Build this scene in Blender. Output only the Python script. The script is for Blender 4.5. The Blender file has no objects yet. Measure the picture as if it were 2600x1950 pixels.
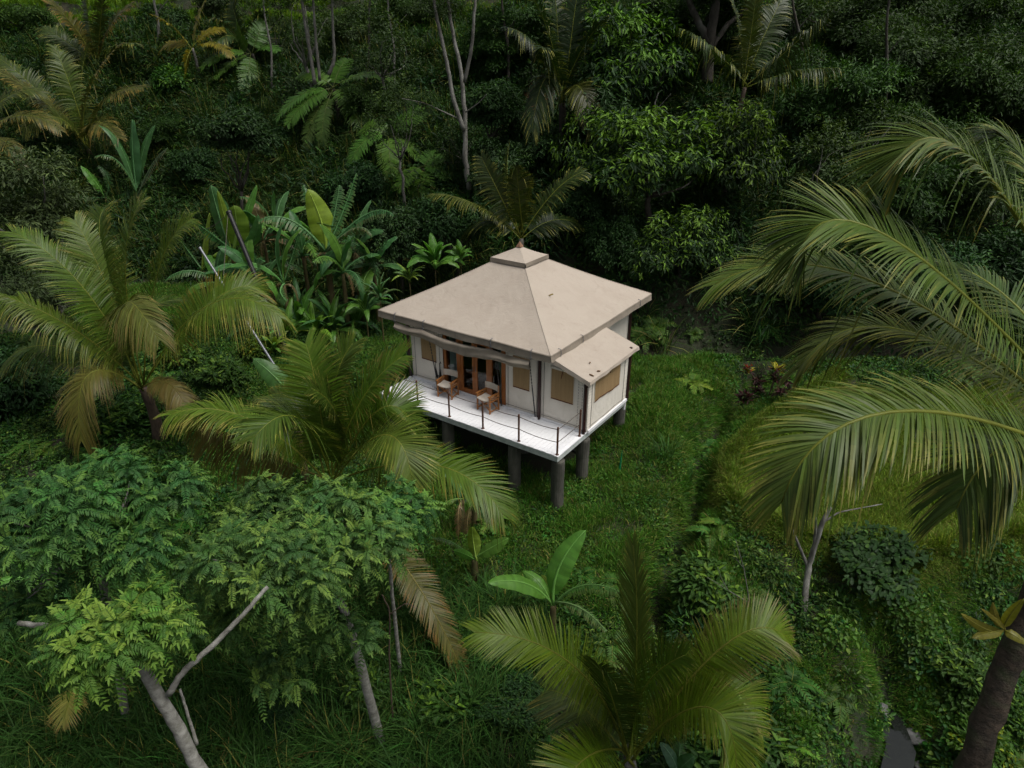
import bpy, bmesh, math, random
import numpy as np
from mathutils import Vector, Matrix

SC = bpy.context.scene
COL = SC.collection
RNG = np.random.default_rng(11)
random.seed(5)
R = math.radians

# ------------------------------------------------------------------ camera
PITCH = R(25.93); CAMZ = 10.336; FPX = 1701.5          # focal length in pixels of a 2600 px wide frame
CP, SP = math.cos(PITCH), math.sin(PITCH)
cam_d = bpy.data.cameras.new('camera')
cam_d.sensor_fit = 'HORIZONTAL'; cam_d.sensor_width = 36.0
cam_d.lens = 36.0 * FPX / 2600.0
cam_d.clip_start = 0.1; cam_d.clip_end = 2000
cam = bpy.data.objects.new('camera', cam_d); COL.objects.link(cam)
cam.location = (0, 0, CAMZ); cam.rotation_euler = (math.pi / 2 - PITCH, 0, 0)
SC.camera = cam

# ------------------------------------------------------------------ sky, sun, exposure (overcast afternoon)
SUN_EL, SUN_AZ = R(64), R(112)      # azimuth measured from +Y towards +X
wd = bpy.data.worlds.new('World'); SC.world = wd; wd.use_nodes = True
nt = wd.node_tree; bgn = nt.nodes['Background']
sky = nt.nodes.new('ShaderNodeTexSky'); sky.sky_type = 'NISHITA'; sky.sun_disc = False
sky.sun_elevation = SUN_EL; sky.sun_rotation = SUN_AZ
sky.air_density = 1.0; sky.dust_density = 6.0; sky.ozone_density = 1.0; sky.altitude = 300
hsv = nt.nodes.new('ShaderNodeHueSaturation'); hsv.inputs['Saturation'].default_value = 0.35
nt.links.new(sky.outputs[0], hsv.inputs['Color']); nt.links.new(hsv.outputs[0], bgn.inputs['Color'])
bgn.inputs['Strength'].default_value = 0.06
sl = bpy.data.lights.new('sun', 'SUN'); sl.energy = 1.5; sl.angle = R(34); sl.color = (1.0, 0.97, 0.92)
sun = bpy.data.objects.new('sun', sl); COL.objects.link(sun)
sdir = Vector((math.sin(SUN_AZ) * math.cos(SUN_EL), math.cos(SUN_AZ) * math.cos(SUN_EL), math.sin(SUN_EL)))
sun.location = sdir * 60; sun.rotation_euler = sdir.to_track_quat('Z', 'Y').to_euler()
SC.view_settings.view_transform = 'Standard'; SC.view_settings.look = 'None'
SC.view_settings.gamma = 1.0; SC.view_settings.use_curve_mapping = False
SC.view_settings.exposure = 0.78
SC.cycles.use_denoising = True
SC.cycles.max_bounces = 4; SC.cycles.diffuse_bounces = 2; SC.cycles.glossy_bounces = 2
SC.cycles.transmission_bounces = 4; SC.cycles.transparent_max_bounces = 6
SC.cycles.sample_clamp_indirect = 4.0
SC.cycles.use_adaptive_sampling = True; SC.cycles.adaptive_threshold = 0.03

# ------------------------------------------------------------------ small helpers
def V3(*a): return np.array(a, float)
def unit(v):
    v = np.asarray(v, float); n = np.linalg.norm(v, axis=-1, keepdims=True); return v / np.maximum(n, 1e-9)
def ray(px, py):
    a = (px - 1300) / FPX; b = (975 - py) / FPX
    return V3(a, CP + b * SP, -SP + b * CP)
def W(px, py, Y):
    d = ray(px, py); return V3(0, 0, CAMZ) + d * (Y / d[1])
def sstep(x, a, b):
    t = np.clip((x - a) / (b - a), 0, 1); return t * t * (3 - 2 * t)
def seg_dist(X, Y, pts):
    best = np.full(np.shape(X), 1e9)
    for (x0, y0), (x1, y1) in zip(pts[:-1], pts[1:]):
        dx, dy = x1 - x0, y1 - y0
        t = np.clip(((X - x0) * dx + (Y - y0) * dy) / (dx * dx + dy * dy), 0, 1)
        best = np.minimum(best, np.hypot(X - x0 - t * dx, Y - y0 - t * dy))
    return best
def wob(X, Y, s, seed=0.0):
    """cheap smooth pseudo-noise in -1..1"""
    return (np.sin(X * 1.7 * s + 1.3 * np.sin(Y * 1.1 * s + seed) + seed) * np.cos(Y * 1.3 * s - 1.1 * np.sin(X * .9 * s + 2.1 * seed)) * .6
            + .4 * np.sin(X * 3.9 * s + seed * 3) * np.sin(Y * 4.3 * s + seed * 1.7 + np.sin(X * 2 * s)))

def tag(o, label=None, cat=None, group=None, kind=None):
    if label: o['label'] = label
    if cat: o['category'] = cat
    if group: o['group'] = group
    if kind: o['kind'] = kind
    return o
def empty(name, loc=(0, 0, 0), rz=0.0):
    o = bpy.data.objects.new(name, None); COL.objects.link(o)
    o.location = loc; o.rotation_euler = (0, 0, rz); o.empty_display_size = .2
    return o
def link_mesh(name, me, parent=None, loc=None, rot=None, scale=None):
    o = bpy.data.objects.new(name, me); COL.objects.link(o)
    if parent is not None: o.parent = parent
    if loc is not None: o.location = loc
    if rot is not None: o.rotation_euler = rot
    if scale is not None: o.scale = scale
    return o

class MB:
    """mesh collector: vertex blocks + tri/quad faces, per-face colour and material slot"""
    def __init__(s): s.v = []; s.n = 0; s.q = []; s.qc = []; s.t = []; s.tc = []; s.qm = []; s.tm = []
    def add(s, V, Q=None, T=None, qc=None, tc=None, m=0):
        V = np.asarray(V, float).reshape(-1, 3)
        if Q is not None and len(Q):
            Q = np.asarray(Q, int).reshape(-1, 4); s.q.append(Q + s.n)
            s.qc.append(np.broadcast_to(np.asarray((.5, .5, .5) if qc is None else qc, float), (len(Q), 3)))
            s.qm.append(np.full(len(Q), m))
        if T is not None and len(T):
            T = np.asarray(T, int).reshape(-1, 3); s.t.append(T + s.n)
            s.tc.append(np.broadcast_to(np.asarray((.5, .5, .5) if tc is None else tc, float), (len(T), 3)))
            s.tm.append(np.full(len(T), m))
        s.v.append(V); s.n += len(V)
    def tris(s): return 2 * sum(len(a) for a in s.q) + sum(len(a) for a in s.t)
    def mesh(s, name, mats, smooth=False, colour=True):
        me = bpy.data.meshes.new(name)
        V = np.concatenate(s.v) if s.v else np.zeros((0, 3))
        q = np.concatenate(s.q) if s.q else np.zeros((0, 4), int)
        t = np.concatenate(s.t) if s.t else np.zeros((0, 3), int)
        nf = len(q) + len(t)
        me.vertices.add(len(V)); me.vertices.foreach_set('co', V.astype(np.float32).ravel())
        me.loops.add(len(q) * 4 + len(t) * 3)
        me.loops.foreach_set('vertex_index', np.concatenate([q.ravel(), t.ravel()]).astype(np.int32))
        me.polygons.add(nf)
        ls = np.concatenate([np.arange(len(q)) * 4, len(q) * 4 + np.arange(len(t)) * 3]).astype(np.int32)
        me.polygons.foreach_set('loop_start', ls)
        mi = np.concatenate([np.concatenate(a) if a else np.zeros(0) for a in (s.qm, s.tm)]).astype(np.int32)
        for m in (mats if isinstance(mats, (list, tuple)) else [mats]): me.materials.append(m)
        me.polygons.foreach_set('material_index', mi)
        me.polygons.foreach_set('use_smooth', np.full(nf, bool(smooth or colour)))
        me.update(calc_edges=True)
        if colour and nf:
            c = np.concatenate([np.concatenate(a) if a else np.zeros((0, 3)) for a in (s.qc, s.tc)])
            at = me.attributes.new('col', 'FLOAT_COLOR', 'FACE')
            at.data.foreach_set('color', np.concatenate([c, np.ones((nf, 1))], 1).astype(np.float32).ravel())
        me.validate()
        return me
    def build(s, name, mats, parent=None, smooth=False, colour=False, loc=None):
        return link_mesh(name, s.mesh(name, mats, smooth, colour), parent, loc)
    # --- shapes
    def box(s, lo, hi, m=0, c=None):
        x0, y0, z0 = lo; x1, y1, z1 = hi
        v = [(x0, y0, z0), (x1, y0, z0), (x1, y1, z0), (x0, y1, z0), (x0, y0, z1), (x1, y0, z1), (x1, y1, z1), (x0, y1, z1)]
        s.add(v, [(0, 3, 2, 1), (4, 5, 6, 7), (0, 1, 5, 4), (1, 2, 6, 5), (2, 3, 7, 6), (3, 0, 4, 7)], qc=c, m=m)
    def bar(s, a, b, w, h, up=(0, 0, 1), m=0, c=None):
        a, b = V3(*a), V3(*b); t = unit(b - a); u = V3(*up); sd = np.cross(t, u)
        if np.linalg.norm(sd) < 1e-3: sd = np.cross(t, V3(0, 1, 0))
        sd = unit(sd) * w / 2; n = unit(np.cross(sd, t)) * h / 2
        v = [p + i * sd + j * n for p in (a, b) for i, j in ((-1, -1), (1, -1), (1, 1), (-1, 1))]
        s.add(v, [(0, 3, 2, 1), (4, 5, 6, 7), (0, 1, 5, 4), (1, 2, 6, 5), (2, 3, 7, 6), (3, 0, 4, 7)], qc=c, m=m)
    def tube(s, P, rad, n=6, m=0, c=None, cap=True):
        P = np.asarray(P, float); k = len(P); rad = np.broadcast_to(np.asarray(rad, float), (k,))
        T = unit(np.gradient(P, axis=0)); ref = V3(0.13, 0.21, 1.0)
        if abs(np.dot(unit(P[-1] - P[0]), unit(ref))) > .93: ref = V3(1, .2, .1)
        S = unit(np.cross(T, ref)); N = np.cross(S, T)
        a = np.arange(n) * 2 * math.pi / n
        v = P[:, None, :] + rad[:, None, None] * (np.cos(a)[None, :, None] * S[:, None, :] + np.sin(a)[None, :, None] * N[:, None, :])
        i = np.arange(k - 1)[:, None] * n; j = np.arange(n)[None, :]; j2 = (j + 1) % n
        Q = np.stack([i + j, i + j2, i + n + j2, i + n + j], -1).reshape(-1, 4)
        v = v.reshape(-1, 3); T_ = []
        if cap:
            v = np.concatenate([v, P[:1], P[-1:]]); b0, b1 = k * n, k * n + 1
            T_ = [(b0, (x + 1) % n, x) for x in range(n)] + [(b1, (k - 1) * n + x, (k - 1) * n + (x + 1) % n) for x in range(n)]
        s.add(v, Q, T_, qc=c, tc=c, m=m)
    def grid(s, f, nu, nv, m=0, c=None):
        u, v = np.meshgrid(np.linspace(0, 1, nu + 1), np.linspace(0, 1, nv + 1), indexing='ij')
        P = np.stack(f(u, v), -1).reshape(-1, 3)
        i = np.arange(nu)[:, None] * (nv + 1) + np.arange(nv)[None, :]
        Q = np.stack([i, i + nv + 1, i + nv + 2, i + 1], -1).reshape(-1, 4)
        s.add(P, Q, qc=c, m=m)

# ------------------------------------------------------------------ materials
def new_mat(name):
    m = bpy.data.materials.new(name); m.use_nodes = True
    n = m.node_tree.nodes; b = n['Principled BSDF']; return m, m.node_tree, n, b
def mix_col(nt, fac, a, b, mode='MIX'):
    x = nt.nodes.new('ShaderNodeMix'); x.data_type = 'RGBA'; x.blend_type = mode
    for sock, val in ((x.inputs[0], fac), (x.inputs[6], a), (x.inputs[7], b)):
        if hasattr(val, 'links') or hasattr(val, 'is_linked'): nt.links.new(val, sock)
        elif isinstance(val, (int, float)): sock.default_value = val
        else: sock.default_value = (*val, 1)
    return x.outputs[2]
def noise(nt, scale, detail=4, rough=.6, vec=None, dist=0.0):
    x = nt.nodes.new('ShaderNodeTexNoise'); x.inputs['Scale'].default_value = scale
    x.inputs['Detail'].default_value = detail; x.inputs['Roughness'].default_value = rough; x.inputs['Distortion'].default_value = dist
    if vec is not None: nt.links.new(vec, x.inputs['Vector'])
    return x.outputs['Fac']
def ramp(nt, fac, a, b):
    x = nt.nodes.new('ShaderNodeMapRange'); x.inputs[1].default_value = a; x.inputs[2].default_value = b
    nt.links.new(fac, x.inputs[0]); return x.outputs[0]
def objvec(nt, scale=(1, 1, 1), kind='Object'):
    tc = nt.nodes.new('ShaderNodeTexCoord'); mp = nt.nodes.new('ShaderNodeMapping'); mp.inputs['Scale'].default_value = scale
    nt.links.new(tc.outputs[kind], mp.inputs[0]); return mp.outputs[0]
def bump(nt, b, h, strength=.3, dist=.02):
    x = nt.nodes.new('ShaderNodeBump'); x.inputs['Strength'].default_value = strength; x.inputs['Distance'].default_value = dist
    nt.links.new(h, x.inputs['Height']); nt.links.new(x.outputs[0], b.inputs['Normal'])
def surf(name, c1, c2, scale=5, lo=.35, hi=.65, rough=.8, vscale=(1, 1, 1), bs=.25, bd=.01, bscale=None, spec=.3, c3=None, s3=1.3, metal=0):
    m, nt, n, b = new_mat(name); v = objvec(nt, vscale)
    c = mix_col(nt, ramp(nt, noise(nt, scale, 6, .65, v), lo, hi), c1, c2)
    if c3 is not None: c = mix_col(nt, ramp(nt, noise(nt, s3, 5, .6, v, .4), .52, .72), c, c3)
    nt.links.new(c, b.inputs['Base Color']); b.inputs['Roughness'].default_value = rough
    b.inputs['Specular IOR Level'].default_value = spec; b.inputs['Metallic'].default_value = metal
    if bs: bump(nt, b, noise(nt, bscale or scale * 3, 6, .7, v), bs, bd)
    return m
def leaf_mat(name, rough=.45, spec=.35, trans=.3, var=.35, tint=(1, 1, 1), tcol=(1.25, 1.35, .55), hue=.03):
    m, nt, n, b = new_mat(name)
    at = n.new('ShaderNodeAttribute'); at.attribute_name = 'col'
    oi = n.new('ShaderNodeObjectInfo')
    hs = n.new('ShaderNodeHueSaturation')
    nt.links.new(at.outputs['Color'], hs.inputs['Color'])
    nt.links.new(ramp_out(nt, oi.outputs['Random'], 1 - var, 1 + var), hs.inputs['Value'])
    mu = n.new('ShaderNodeMath'); mu.operation = 'MULTIPLY'; mu.inputs[1].default_value = 7.31
    fr = n.new('ShaderNodeMath'); fr.operation = 'FRACT'
    nt.links.new(oi.outputs['Random'], mu.inputs[0]); nt.links.new(mu.outputs[0], fr.inputs[0])
    nt.links.new(ramp_out(nt, fr.outputs[0], .5 - hue, .5 + hue), hs.inputs['Hue'])
    blot = ramp_out(nt, noise(nt, 3.0, 5, .65, objvec(nt)), .62, 1.3)
    c = mix_col(nt, 1.0, hs.outputs[0], tint, 'MULTIPLY')
    vm = n.new('ShaderNodeVectorMath'); vm.operation = 'SCALE'; nt.links.new(c, vm.inputs[0]); nt.links.new(blot, vm.inputs['Scale'])
    c = vm.outputs[0]
    nt.links.new(c, b.inputs['Base Color']); b.inputs['Roughness'].default_value = rough
    b.inputs['Specular IOR Level'].default_value = spec
    tr = n.new('ShaderNodeBsdfTranslucent'); nt.links.new(mix_col(nt, 1.0, c, tcol, 'MULTIPLY'), tr.inputs[0])
    mx = n.new('ShaderNodeMixShader'); mx.inputs[0].default_value = trans
    nt.links.new(b.outputs[0], mx.inputs[1]); nt.links.new(tr.outputs[0], mx.inputs[2])
    nt.links.new(mx.outputs[0], n['Material Output'].inputs[0])
    return m
def ramp_out(nt, fac, a, b):
    x = nt.nodes.new('ShaderNodeMapRange'); x.inputs[3].default_value = a; x.inputs[4].default_value = b
    nt.links.new(fac, x.inputs[0]); return x.outputs[0]

M = {}
M['leaf'] = leaf_mat('foliage_leaf', .55, .2, .22, tint=(.92, 1.05, .75))
M['leaf_tree'] = leaf_mat('tree_leaf', .55, .2, .2, .2, hue=.015, tint=(.68, .8, .54))
M['palm'] = leaf_mat('palm_leaflet', .42, .24, .18, .14, hue=.012, tint=(.8, .95, .48))
M['banana'] = leaf_mat('banana_blade', .4, .3, .28, .12, hue=.012, tint=(1.05, 1.18, .9))
M['grass'] = leaf_mat('grass_blade', .6, .15, .3, .3, hue=.02, tint=(.92, 1.12, .72))
M['bark_grey'] = surf('grey_bark', (.17, .165, .145), (.075, .07, .06), 7, vscale=(1, 1, .35), bs=.6, bd=.03, c3=(.27, .27, .24), s3=2.2)
M['bark_pale'] = surf('pale_ringed_bark', (.3, .295, .265), (.13, .125, .108), 6, vscale=(1, 1, 1.8), bs=.7, bd=.04, bscale=14, c3=(.13, .13, .1), s3=3.2)
M['bark_brown'] = surf('brown_bark', (.12, .085, .06), (.05, .036, .027), 9, vscale=(1, 1, .4), bs=.6, bd=.03)
M['bark_dark'] = surf('dark_bark', (.07, .06, .048), (.03, .027, .02), 9, vscale=(1, 1, .4), bs=.6, bd=.03, c3=(.14, .14, .12))
M['soil'] = surf('soil', (.075, .05, .03), (.03, .028, .016), 3, bs=.5, bd=.05, c3=(.03, .05, .016), s3=.7, rough=.95)
M['red_soil'] = surf('red_soil', (.24, .085, .035), (.12, .045, .022), 2.5, bs=.6, bd=.08, rough=.95, c3=(.06, .045, .02), s3=.9)
# ------------------------------------------------------------------ terrain
DITCH = [(10.2, 25.4), (7.9, 21.9), (6.5, 19.9), (5.9, 17.5), (5.1, 15.9), (4.3, 14.6), (3.6, 12.5), (3.2, 10)]
BUND = [(13, 24.2), (10.2, 21.8), (8.3, 20.1), (7.0, 18.6), (6.45, 17.1), (7.0, 15.9), (8.0, 15.0), (9.0, 14.5), (10.9, 14.2), (14.5, 15.0), (20, 16)]
STREAM = [(9.6, 12.4), (9.3, 10.6), (8.6, 9.6), (8.3, 8.6), (8.6, 7), (9, 4)]
def foot_y(X): return np.interp(X, [-60, -22, -15, -9, -4, 0, 5, 20, 60], [40, 37.5, 36.5, 33.5, 30.8, 29.9, 29.0, 28.4, 26])
def in_rice(X, Y):
    f = sstep(X, 6.6, 7.4)
    yl = np.interp(X, [6, 7.0, 8.0, 9.0, 10.9, 14.5, 30], [17.2, 15.9, 15.0, 14.5, 14.2, 15.0, 16.0])
    yh = np.interp(X, [6, 7.0, 8.3, 10.2, 13, 30], [17.2, 18.6, 20.1, 21.8, 24.2, 25.6])
    return f * sstep(Y, yl, yl + .5) * (1 - sstep(Y, yh - .5, yh))
def height(X, Y):
    X = np.asarray(X, float); Y = np.asarray(Y, float)
    z = np.interp(Y, [-60, 0, 5, 8, 10, 12, 14, 16, 18, 22, 26, 30, 40], [-12, -7, -5.2, -4.1, -3.4, -2.9, -2.4, -2.05, -1.85, -1.4, -1.2, -1.1, -1.0])
    z = z + .13 * wob(X, Y, .55, 1.0) + .06 * wob(X, Y, 1.7, 4.0)
    # low grassy shoulder right of the house
    z = z + .55 * np.exp(-((X - 5.2) / 1.4) ** 2 - ((Y - 20.5) / 3.2) ** 2) + .35 * np.exp(-((X - 2.3) / 1.9) ** 2 - ((Y - 13.6) / 1.6) ** 2)
    # rice terrace
    r = in_rice(X, Y); z = z * (1 - r) + (-2.05 + .03 * wob(X, Y, 1.5, 2)) * r
    right = sstep(X, 6.0, 8.0)
    z = z - right * sstep(-Y, -14.6, -12.4) * .9
    z = z + .5 * np.exp(-(seg_dist(X, Y, BUND) / .4) ** 2)
    z = z - (1.15 + .2 * wob(X, Y, 1.3)) * np.exp(-(seg_dist(X, Y, DITCH) / .5) ** 2)
    # mossy mounds in the lower right
    z = z + 1.5 * np.exp(-((X - 8.0) / 1.15) ** 2 - ((Y - 11.9) / 1.5) ** 2) + .9 * np.exp(-((X - 10.2) / .9) ** 2 - ((Y - 12.7) / 1.0) ** 2)
    z = z + .8 * np.exp(-((X - 6.3) / 1.0) ** 2 - ((Y - 9.6) / 1.4) ** 2)
    z = z - 1.1 * np.exp(-(seg_dist(X, Y, STREAM) / .7) ** 2)
    # hillside with terraces on top
    d = Y - foot_y(X) + 1.2 * wob(X, Y, .16, 3.0)
    dl = [0, 1.5, 4, 10, 20, 24, 24.6, 29, 29.6, 34, 34.6, 39, 39.6, 44, 44.6, 60, 120]
    hl = [0, .6, 2.4, 6.6, 12.2, 12.9, 14.2, 14.4, 15.6, 15.8, 17.1, 17.3, 18.6, 18.8, 20.2, 24, 34]
    hr = [0, 2.6, 4.4, 8.2, 13.2, 14.0, 15.0, 15.2, 16.4, 16.6, 17.8, 18.0, 19.2, 19.4, 20.8, 24.5, 34]
    k = sstep(X, -2, 3)
    hill = np.interp(d, dl, hl) * (1 - k) + np.interp(d, dl, hr) * k
    hill = hill * (1 - .28 * sstep(X, 22, 46)) + sstep(d, 2, 6) * .5 * wob(X, Y, .35, 6.0)
    z = z + hill
    # brook at the hill foot on the right
    z = z - 1.0 * sstep(X, 3.0, 6) * np.exp(-((Y - foot_y(X) + 1.3) / .85) ** 2)
    return z
def ground(px, py):
    """world point where the view through a pixel meets the terrain"""
    d = ray(px, py); o = V3(0, 0, CAMZ); t = 3.0
    while t < 150:
        p = o + d * t
        if p[2] < float(height(p[0], p[1])):
            lo, hi = t - .25, t
            for _ in range(12):
                m = (lo + hi) / 2; q = o + d * m
                if q[2] < float(height(q[0], q[1])): hi = m
                else: lo = m
            return o + d * hi
        t += .25
    return o + d * 150
def on_ground(x, y, dz=0.0): return V3(x, y, float(height(x, y)) + dz)

def build_ground():
    xs = np.unique(np.concatenate([np.arange(-30, 30.01, .22), np.arange(-140, -30, 1.6), np.arange(30, 140.1, 1.6), [-400, -250, 250, 400]]))
    ys = np.unique(np.concatenate([np.arange(4, 36, .22), np.arange(36, 84, .4), np.arange(-60, 4, 1.5), np.arange(84, 150, 3), [220, 330, 500]]))
    X, Y = np.meshgrid(xs, ys, indexing='ij'); Z = height(X, Y)
    mb = MB(); nx, ny = len(xs), len(ys)
    i = np.arange(nx - 1)[:, None] * ny + np.arange(ny - 1)[None, :]
    Q = np.stack([i, i + ny, i + ny + 1, i + 1], -1).reshape(-1, 4)
    mb.add(np.stack([X, Y, Z], -1).reshape(-1, 3), Q)
    m, nt, n, b = new_mat('ground_cover_soil'); v = objvec(nt)
    c = mix_col(nt, ramp(nt, noise(nt, .9, 6, .65, v), .4, .62), (.016, .024, .008), (.032, .025, .014))
    c = mix_col(nt, ramp(nt, noise(nt, 7, 5, .7, v), .45, .7), c, (.02, .036, .01))
    nt.links.new(c, b.inputs['Base Color']); b.inputs['Roughness'].default_value = .95
    bump(nt, b, noise(nt, 9, 6, .7, v), .7, .08)
    tag(mb.build('ground', m, smooth=True), kind='structure')
build_ground()

def water(name, poly, z, w):
    P = np.array(poly, float); T = unit(np.gradient(P, axis=0)); N = np.stack([-T[:, 1], T[:, 0]], 1)
    V = []
    for p, n_ in zip(P, N): V += [(*(p - n_ * w), z), (*(p + n_ * w), z)]
    mb = MB(); mb.add(V, [(2 * i, 2 * i + 2, 2 * i + 3, 2 * i + 1) for i in range(len(P) - 1)])
    m, nt, n, b = new_mat(name + '_water'); b.inputs['Base Color'].default_value = (.012, .014, .012, 1); b.inputs['Roughness'].default_value = .06
    bump(nt, b, noise(nt, 6, 3, .5, objvec(nt)), .15, .02)
    tag(mb.build(name, m), kind='structure')
bx = np.linspace(4, 40, 20)
water('brook', [(x, float(foot_y(x)) - 1.3) for x in bx], -2.0, 1.0)
water('stream', STREAM, -4.5, .32)
# ------------------------------------------------------------------ tent lodge
def canvas(name, base, dirt, stain, weave=260, streak=True, wr=.35):
    m, nt, n, b = new_mat(name); v = objvec(nt)
    c = mix_col(nt, ramp(nt, noise(nt, 1.1, 6, .62, v, .5), .42, .68), base, dirt)
    if streak:
        c = mix_col(nt, ramp(nt, noise(nt, 2.4, 7, .72, objvec(nt, (1, 1, .3)), 1.2), .55, .85), c, stain)
    c = mix_col(nt, ramp(nt, noise(nt, 26, 3, .6, v), .25, .8), c, mix_col(nt, 1.0, c, (1.09, 1.07, 1.04), 'MULTIPLY'))
    nt.links.new(c, b.inputs['Base Color']); b.inputs['Roughness'].default_value = .85; b.inputs['Specular IOR Level'].default_value = .15
    h = noise(nt, 2.6, 5, .6, objvec(nt, (1, 1, .7)), 1.5); bump(nt, b, h, wr, .05)
    return m
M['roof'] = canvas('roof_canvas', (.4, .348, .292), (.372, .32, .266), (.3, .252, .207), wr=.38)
M['roof_shade'] = canvas('shade_toned_roof_canvas', (.27, .235, .19), (.2, .172, .14), (.14, .12, .1))  # darker roof canvas: shade of the upright edges is put into the colour
M['wall'] = canvas('wall_canvas', (.7, .66, .59), (.64, .6, .525), (.52, .48, .41), wr=.5)
M['mesh'] = surf('tan_window_mesh', (.32, .215, .105), (.27, .18, .085), 14, bs=.15, bd=.004, rough=.9, vscale=(1, 1, .1))
M['hem'] = surf('rust_brown_hem', (.12, .035, .016), (.09, .028, .012), 20, bs=0)
M['maroon'] = surf('dark_maroon_post_paint', (.035, .009, .008), (.022, .007, .006), 12, rough=.4, spec=.5, bs=.1)
M['rust'] = surf('rail_post_rusty_steel', (.12, .052, .028), (.07, .03, .018), 16, rough=.7, c3=(.18, .09, .05), s3=9)
M['teak'] = surf('teak_wood', (.36, .125, .025), (.26, .08, .016), 8, rough=.45, vscale=(6, 6, .7), bs=.15, spec=.45)
M['chairwood'] = surf('chair_wood', (.36, .15, .04), (.27, .1, .027), 10, rough=.5, vscale=(3, 3, 3), bs=.1)
M['white'] = surf('white_paint', (.82, .82, .83), (.77, .77, .78), 6, rough=.6, bs=.1, c3=(.68, .68, .66), s3=1.6)
M['fascia'] = surf('weathered_white_fascia', (.52, .55, .53), (.4, .44, .42), 9, rough=.75, bs=.2, c3=(.25, .3, .27), s3=4)
M['concrete'] = surf('mossy_concrete', (.105, .1, .084), (.05, .05, .04), 6, rough=.9, bs=.5, bd=.02, vscale=(1, 1, .3), c3=(.045, .05, .035), s3=2.5)
M['black'] = surf('black_paint', (.012, .012, .013), (.02, .02, .02), 8, rough=.4, bs=0)
M['steel'] = surf('galvanised_steel', (.2, .21, .23), (.13, .135, .15), 12, rough=.45, bs=0, metal=.4)
M['rope'] = surf('grey_rope', (.12, .1, .08), (.07, .06, .05), 60, bs=.3, bd=.003)
M['curtain'] = surf('pale_green_curtain', (.42, .56, .5), (.36, .49, .44), 5, bs=.1)
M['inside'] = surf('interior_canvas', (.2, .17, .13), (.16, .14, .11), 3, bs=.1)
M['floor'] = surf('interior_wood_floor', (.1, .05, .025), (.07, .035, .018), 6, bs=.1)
M['linen'] = surf('white_linen', (.7, .7, .7), (.62, .62, .63), 5, bs=.3, bd=.02)
M['wicker'] = surf('wicker', (.3, .25, .19), (.16, .13, .1), 30, bs=.5, vscale=(1, 1, .2))
mg, ntg, ng, bg_ = new_mat('window_glass'); bg_.inputs['Base Color'].default_value = (1, 1, 1, 1); bg_.inputs['Roughness'].default_value = .03
bg_.inputs['Transmission Weight'].default_value = 1.0; bg_.inputs['IOR'].default_value = 1.25
M['glass'] = mg

HX, HY, HYAW = 1.328, 16.491, R(-34.82)
house = empty('tent_lodge', (HX, HY, 0), HYAW)
tag(house, 'beige canvas safari tent lodge on white deck with concrete columns', 'tent')
HC, HS = math.cos(HYAW), math.sin(HYAW)
def hw(u, v, z=0.0): return V3(HX + u * HC - v * HS, HY + u * HS + v * HC, z)   # house axes -> world
def part(name, mb, mat, parent=house, smooth=False): return mb.build(name, mat, parent, smooth)

VD = 1.625                      # front wall line
UL, UM = -7.05, -1.66           # main body left / right
VB = 7.75                       # back wall
# deck
deck = MB()
deck.box((-7.15, -.02, -.2), (0.0, .02, -.032), 0)            # front fascia
deck.box((-.04, .022, -.2), (.0, 4.36, -.032), 0)
deck.box((-7.15, .022, -.2), (-7.11, 7.8, -.032), 0)
for v in (.25, 1.5, 2.9, 4.2, 5.6, 7.0): deck.box((-7.1, v - .05, -.26), (-.05 if v < 4.25 else UM, v + .05, -.035), 0)
deck_o = part('deck_frame', deck, M['fascia'])
pm = MB(); PW = .1472
pm.box((.0045, -.03, -.03), (PW - .005, VD + .32, 0.0)); plank_me = pm.mesh('plank', M['white'], colour=False)
for i in range(49):
    u = -7.17 + i * (7.19 / 49)
    link_mesh('plank', plank_me, deck_o, (u, RNG.normal(0, .004), abs(RNG.normal(0, .002))))
ul = MB(); ul.box((-7.14, .03, -.028), (-.045, VD + .31, -.018)); part('gap_brightener', ul, M['white'])  # added white sheet that keeps the plank gaps from going dark
fl = MB(); fl.box((UL, VD + .33, -.03), (-.02, 4.3, .0)); fl.box((UL, 4.302, -.03), (UM, VB, .0)); part('floor', fl, M['floor'])
sill = MB(); sill.box((-7.08, VD - .07, .002), (-.02, VD + .05, .075)); part('sill', sill, M['white'])
sill = MB(); sill.box((-.05, VD + .06, -.028), (.07, 4.38, .07)); sill.box((-.03, 4.28, -.36), (.03, 4.34, -.03)); part('sill', sill, M['white'])
# columns
for (u, v) in ((-.1, .2), (-1.66, .2), (-4.3, .2), (-6.7, .2), (-.1, 1.72), (-2.4, 1.9), (-4.6, 1.9), (-6.7, 1.9), (-.3, 4.65), (-2.4, 4.6), (-4.6, 4.6), (-6.7, 4.6), (-2.4, 7.3), (-4.6, 7.3), (-6.7, 7.3)):
    p = hw(u, v); zb = float(height(p[0], p[1])) - .35
    mb = MB(); z = np.array([zb, zb + .4, -.9, -.86, -.34, -.3, -.27]); r = np.array([.205, .2, .2, .206, .2, .196, .18])
    z = np.sort(z); mb.tube(np.stack([np.full(7, u) + .012 * np.sin(z * 9), np.full(7, v), z], 1), r, 18)
    part('column', mb, M['concrete'], smooth=False)
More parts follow.
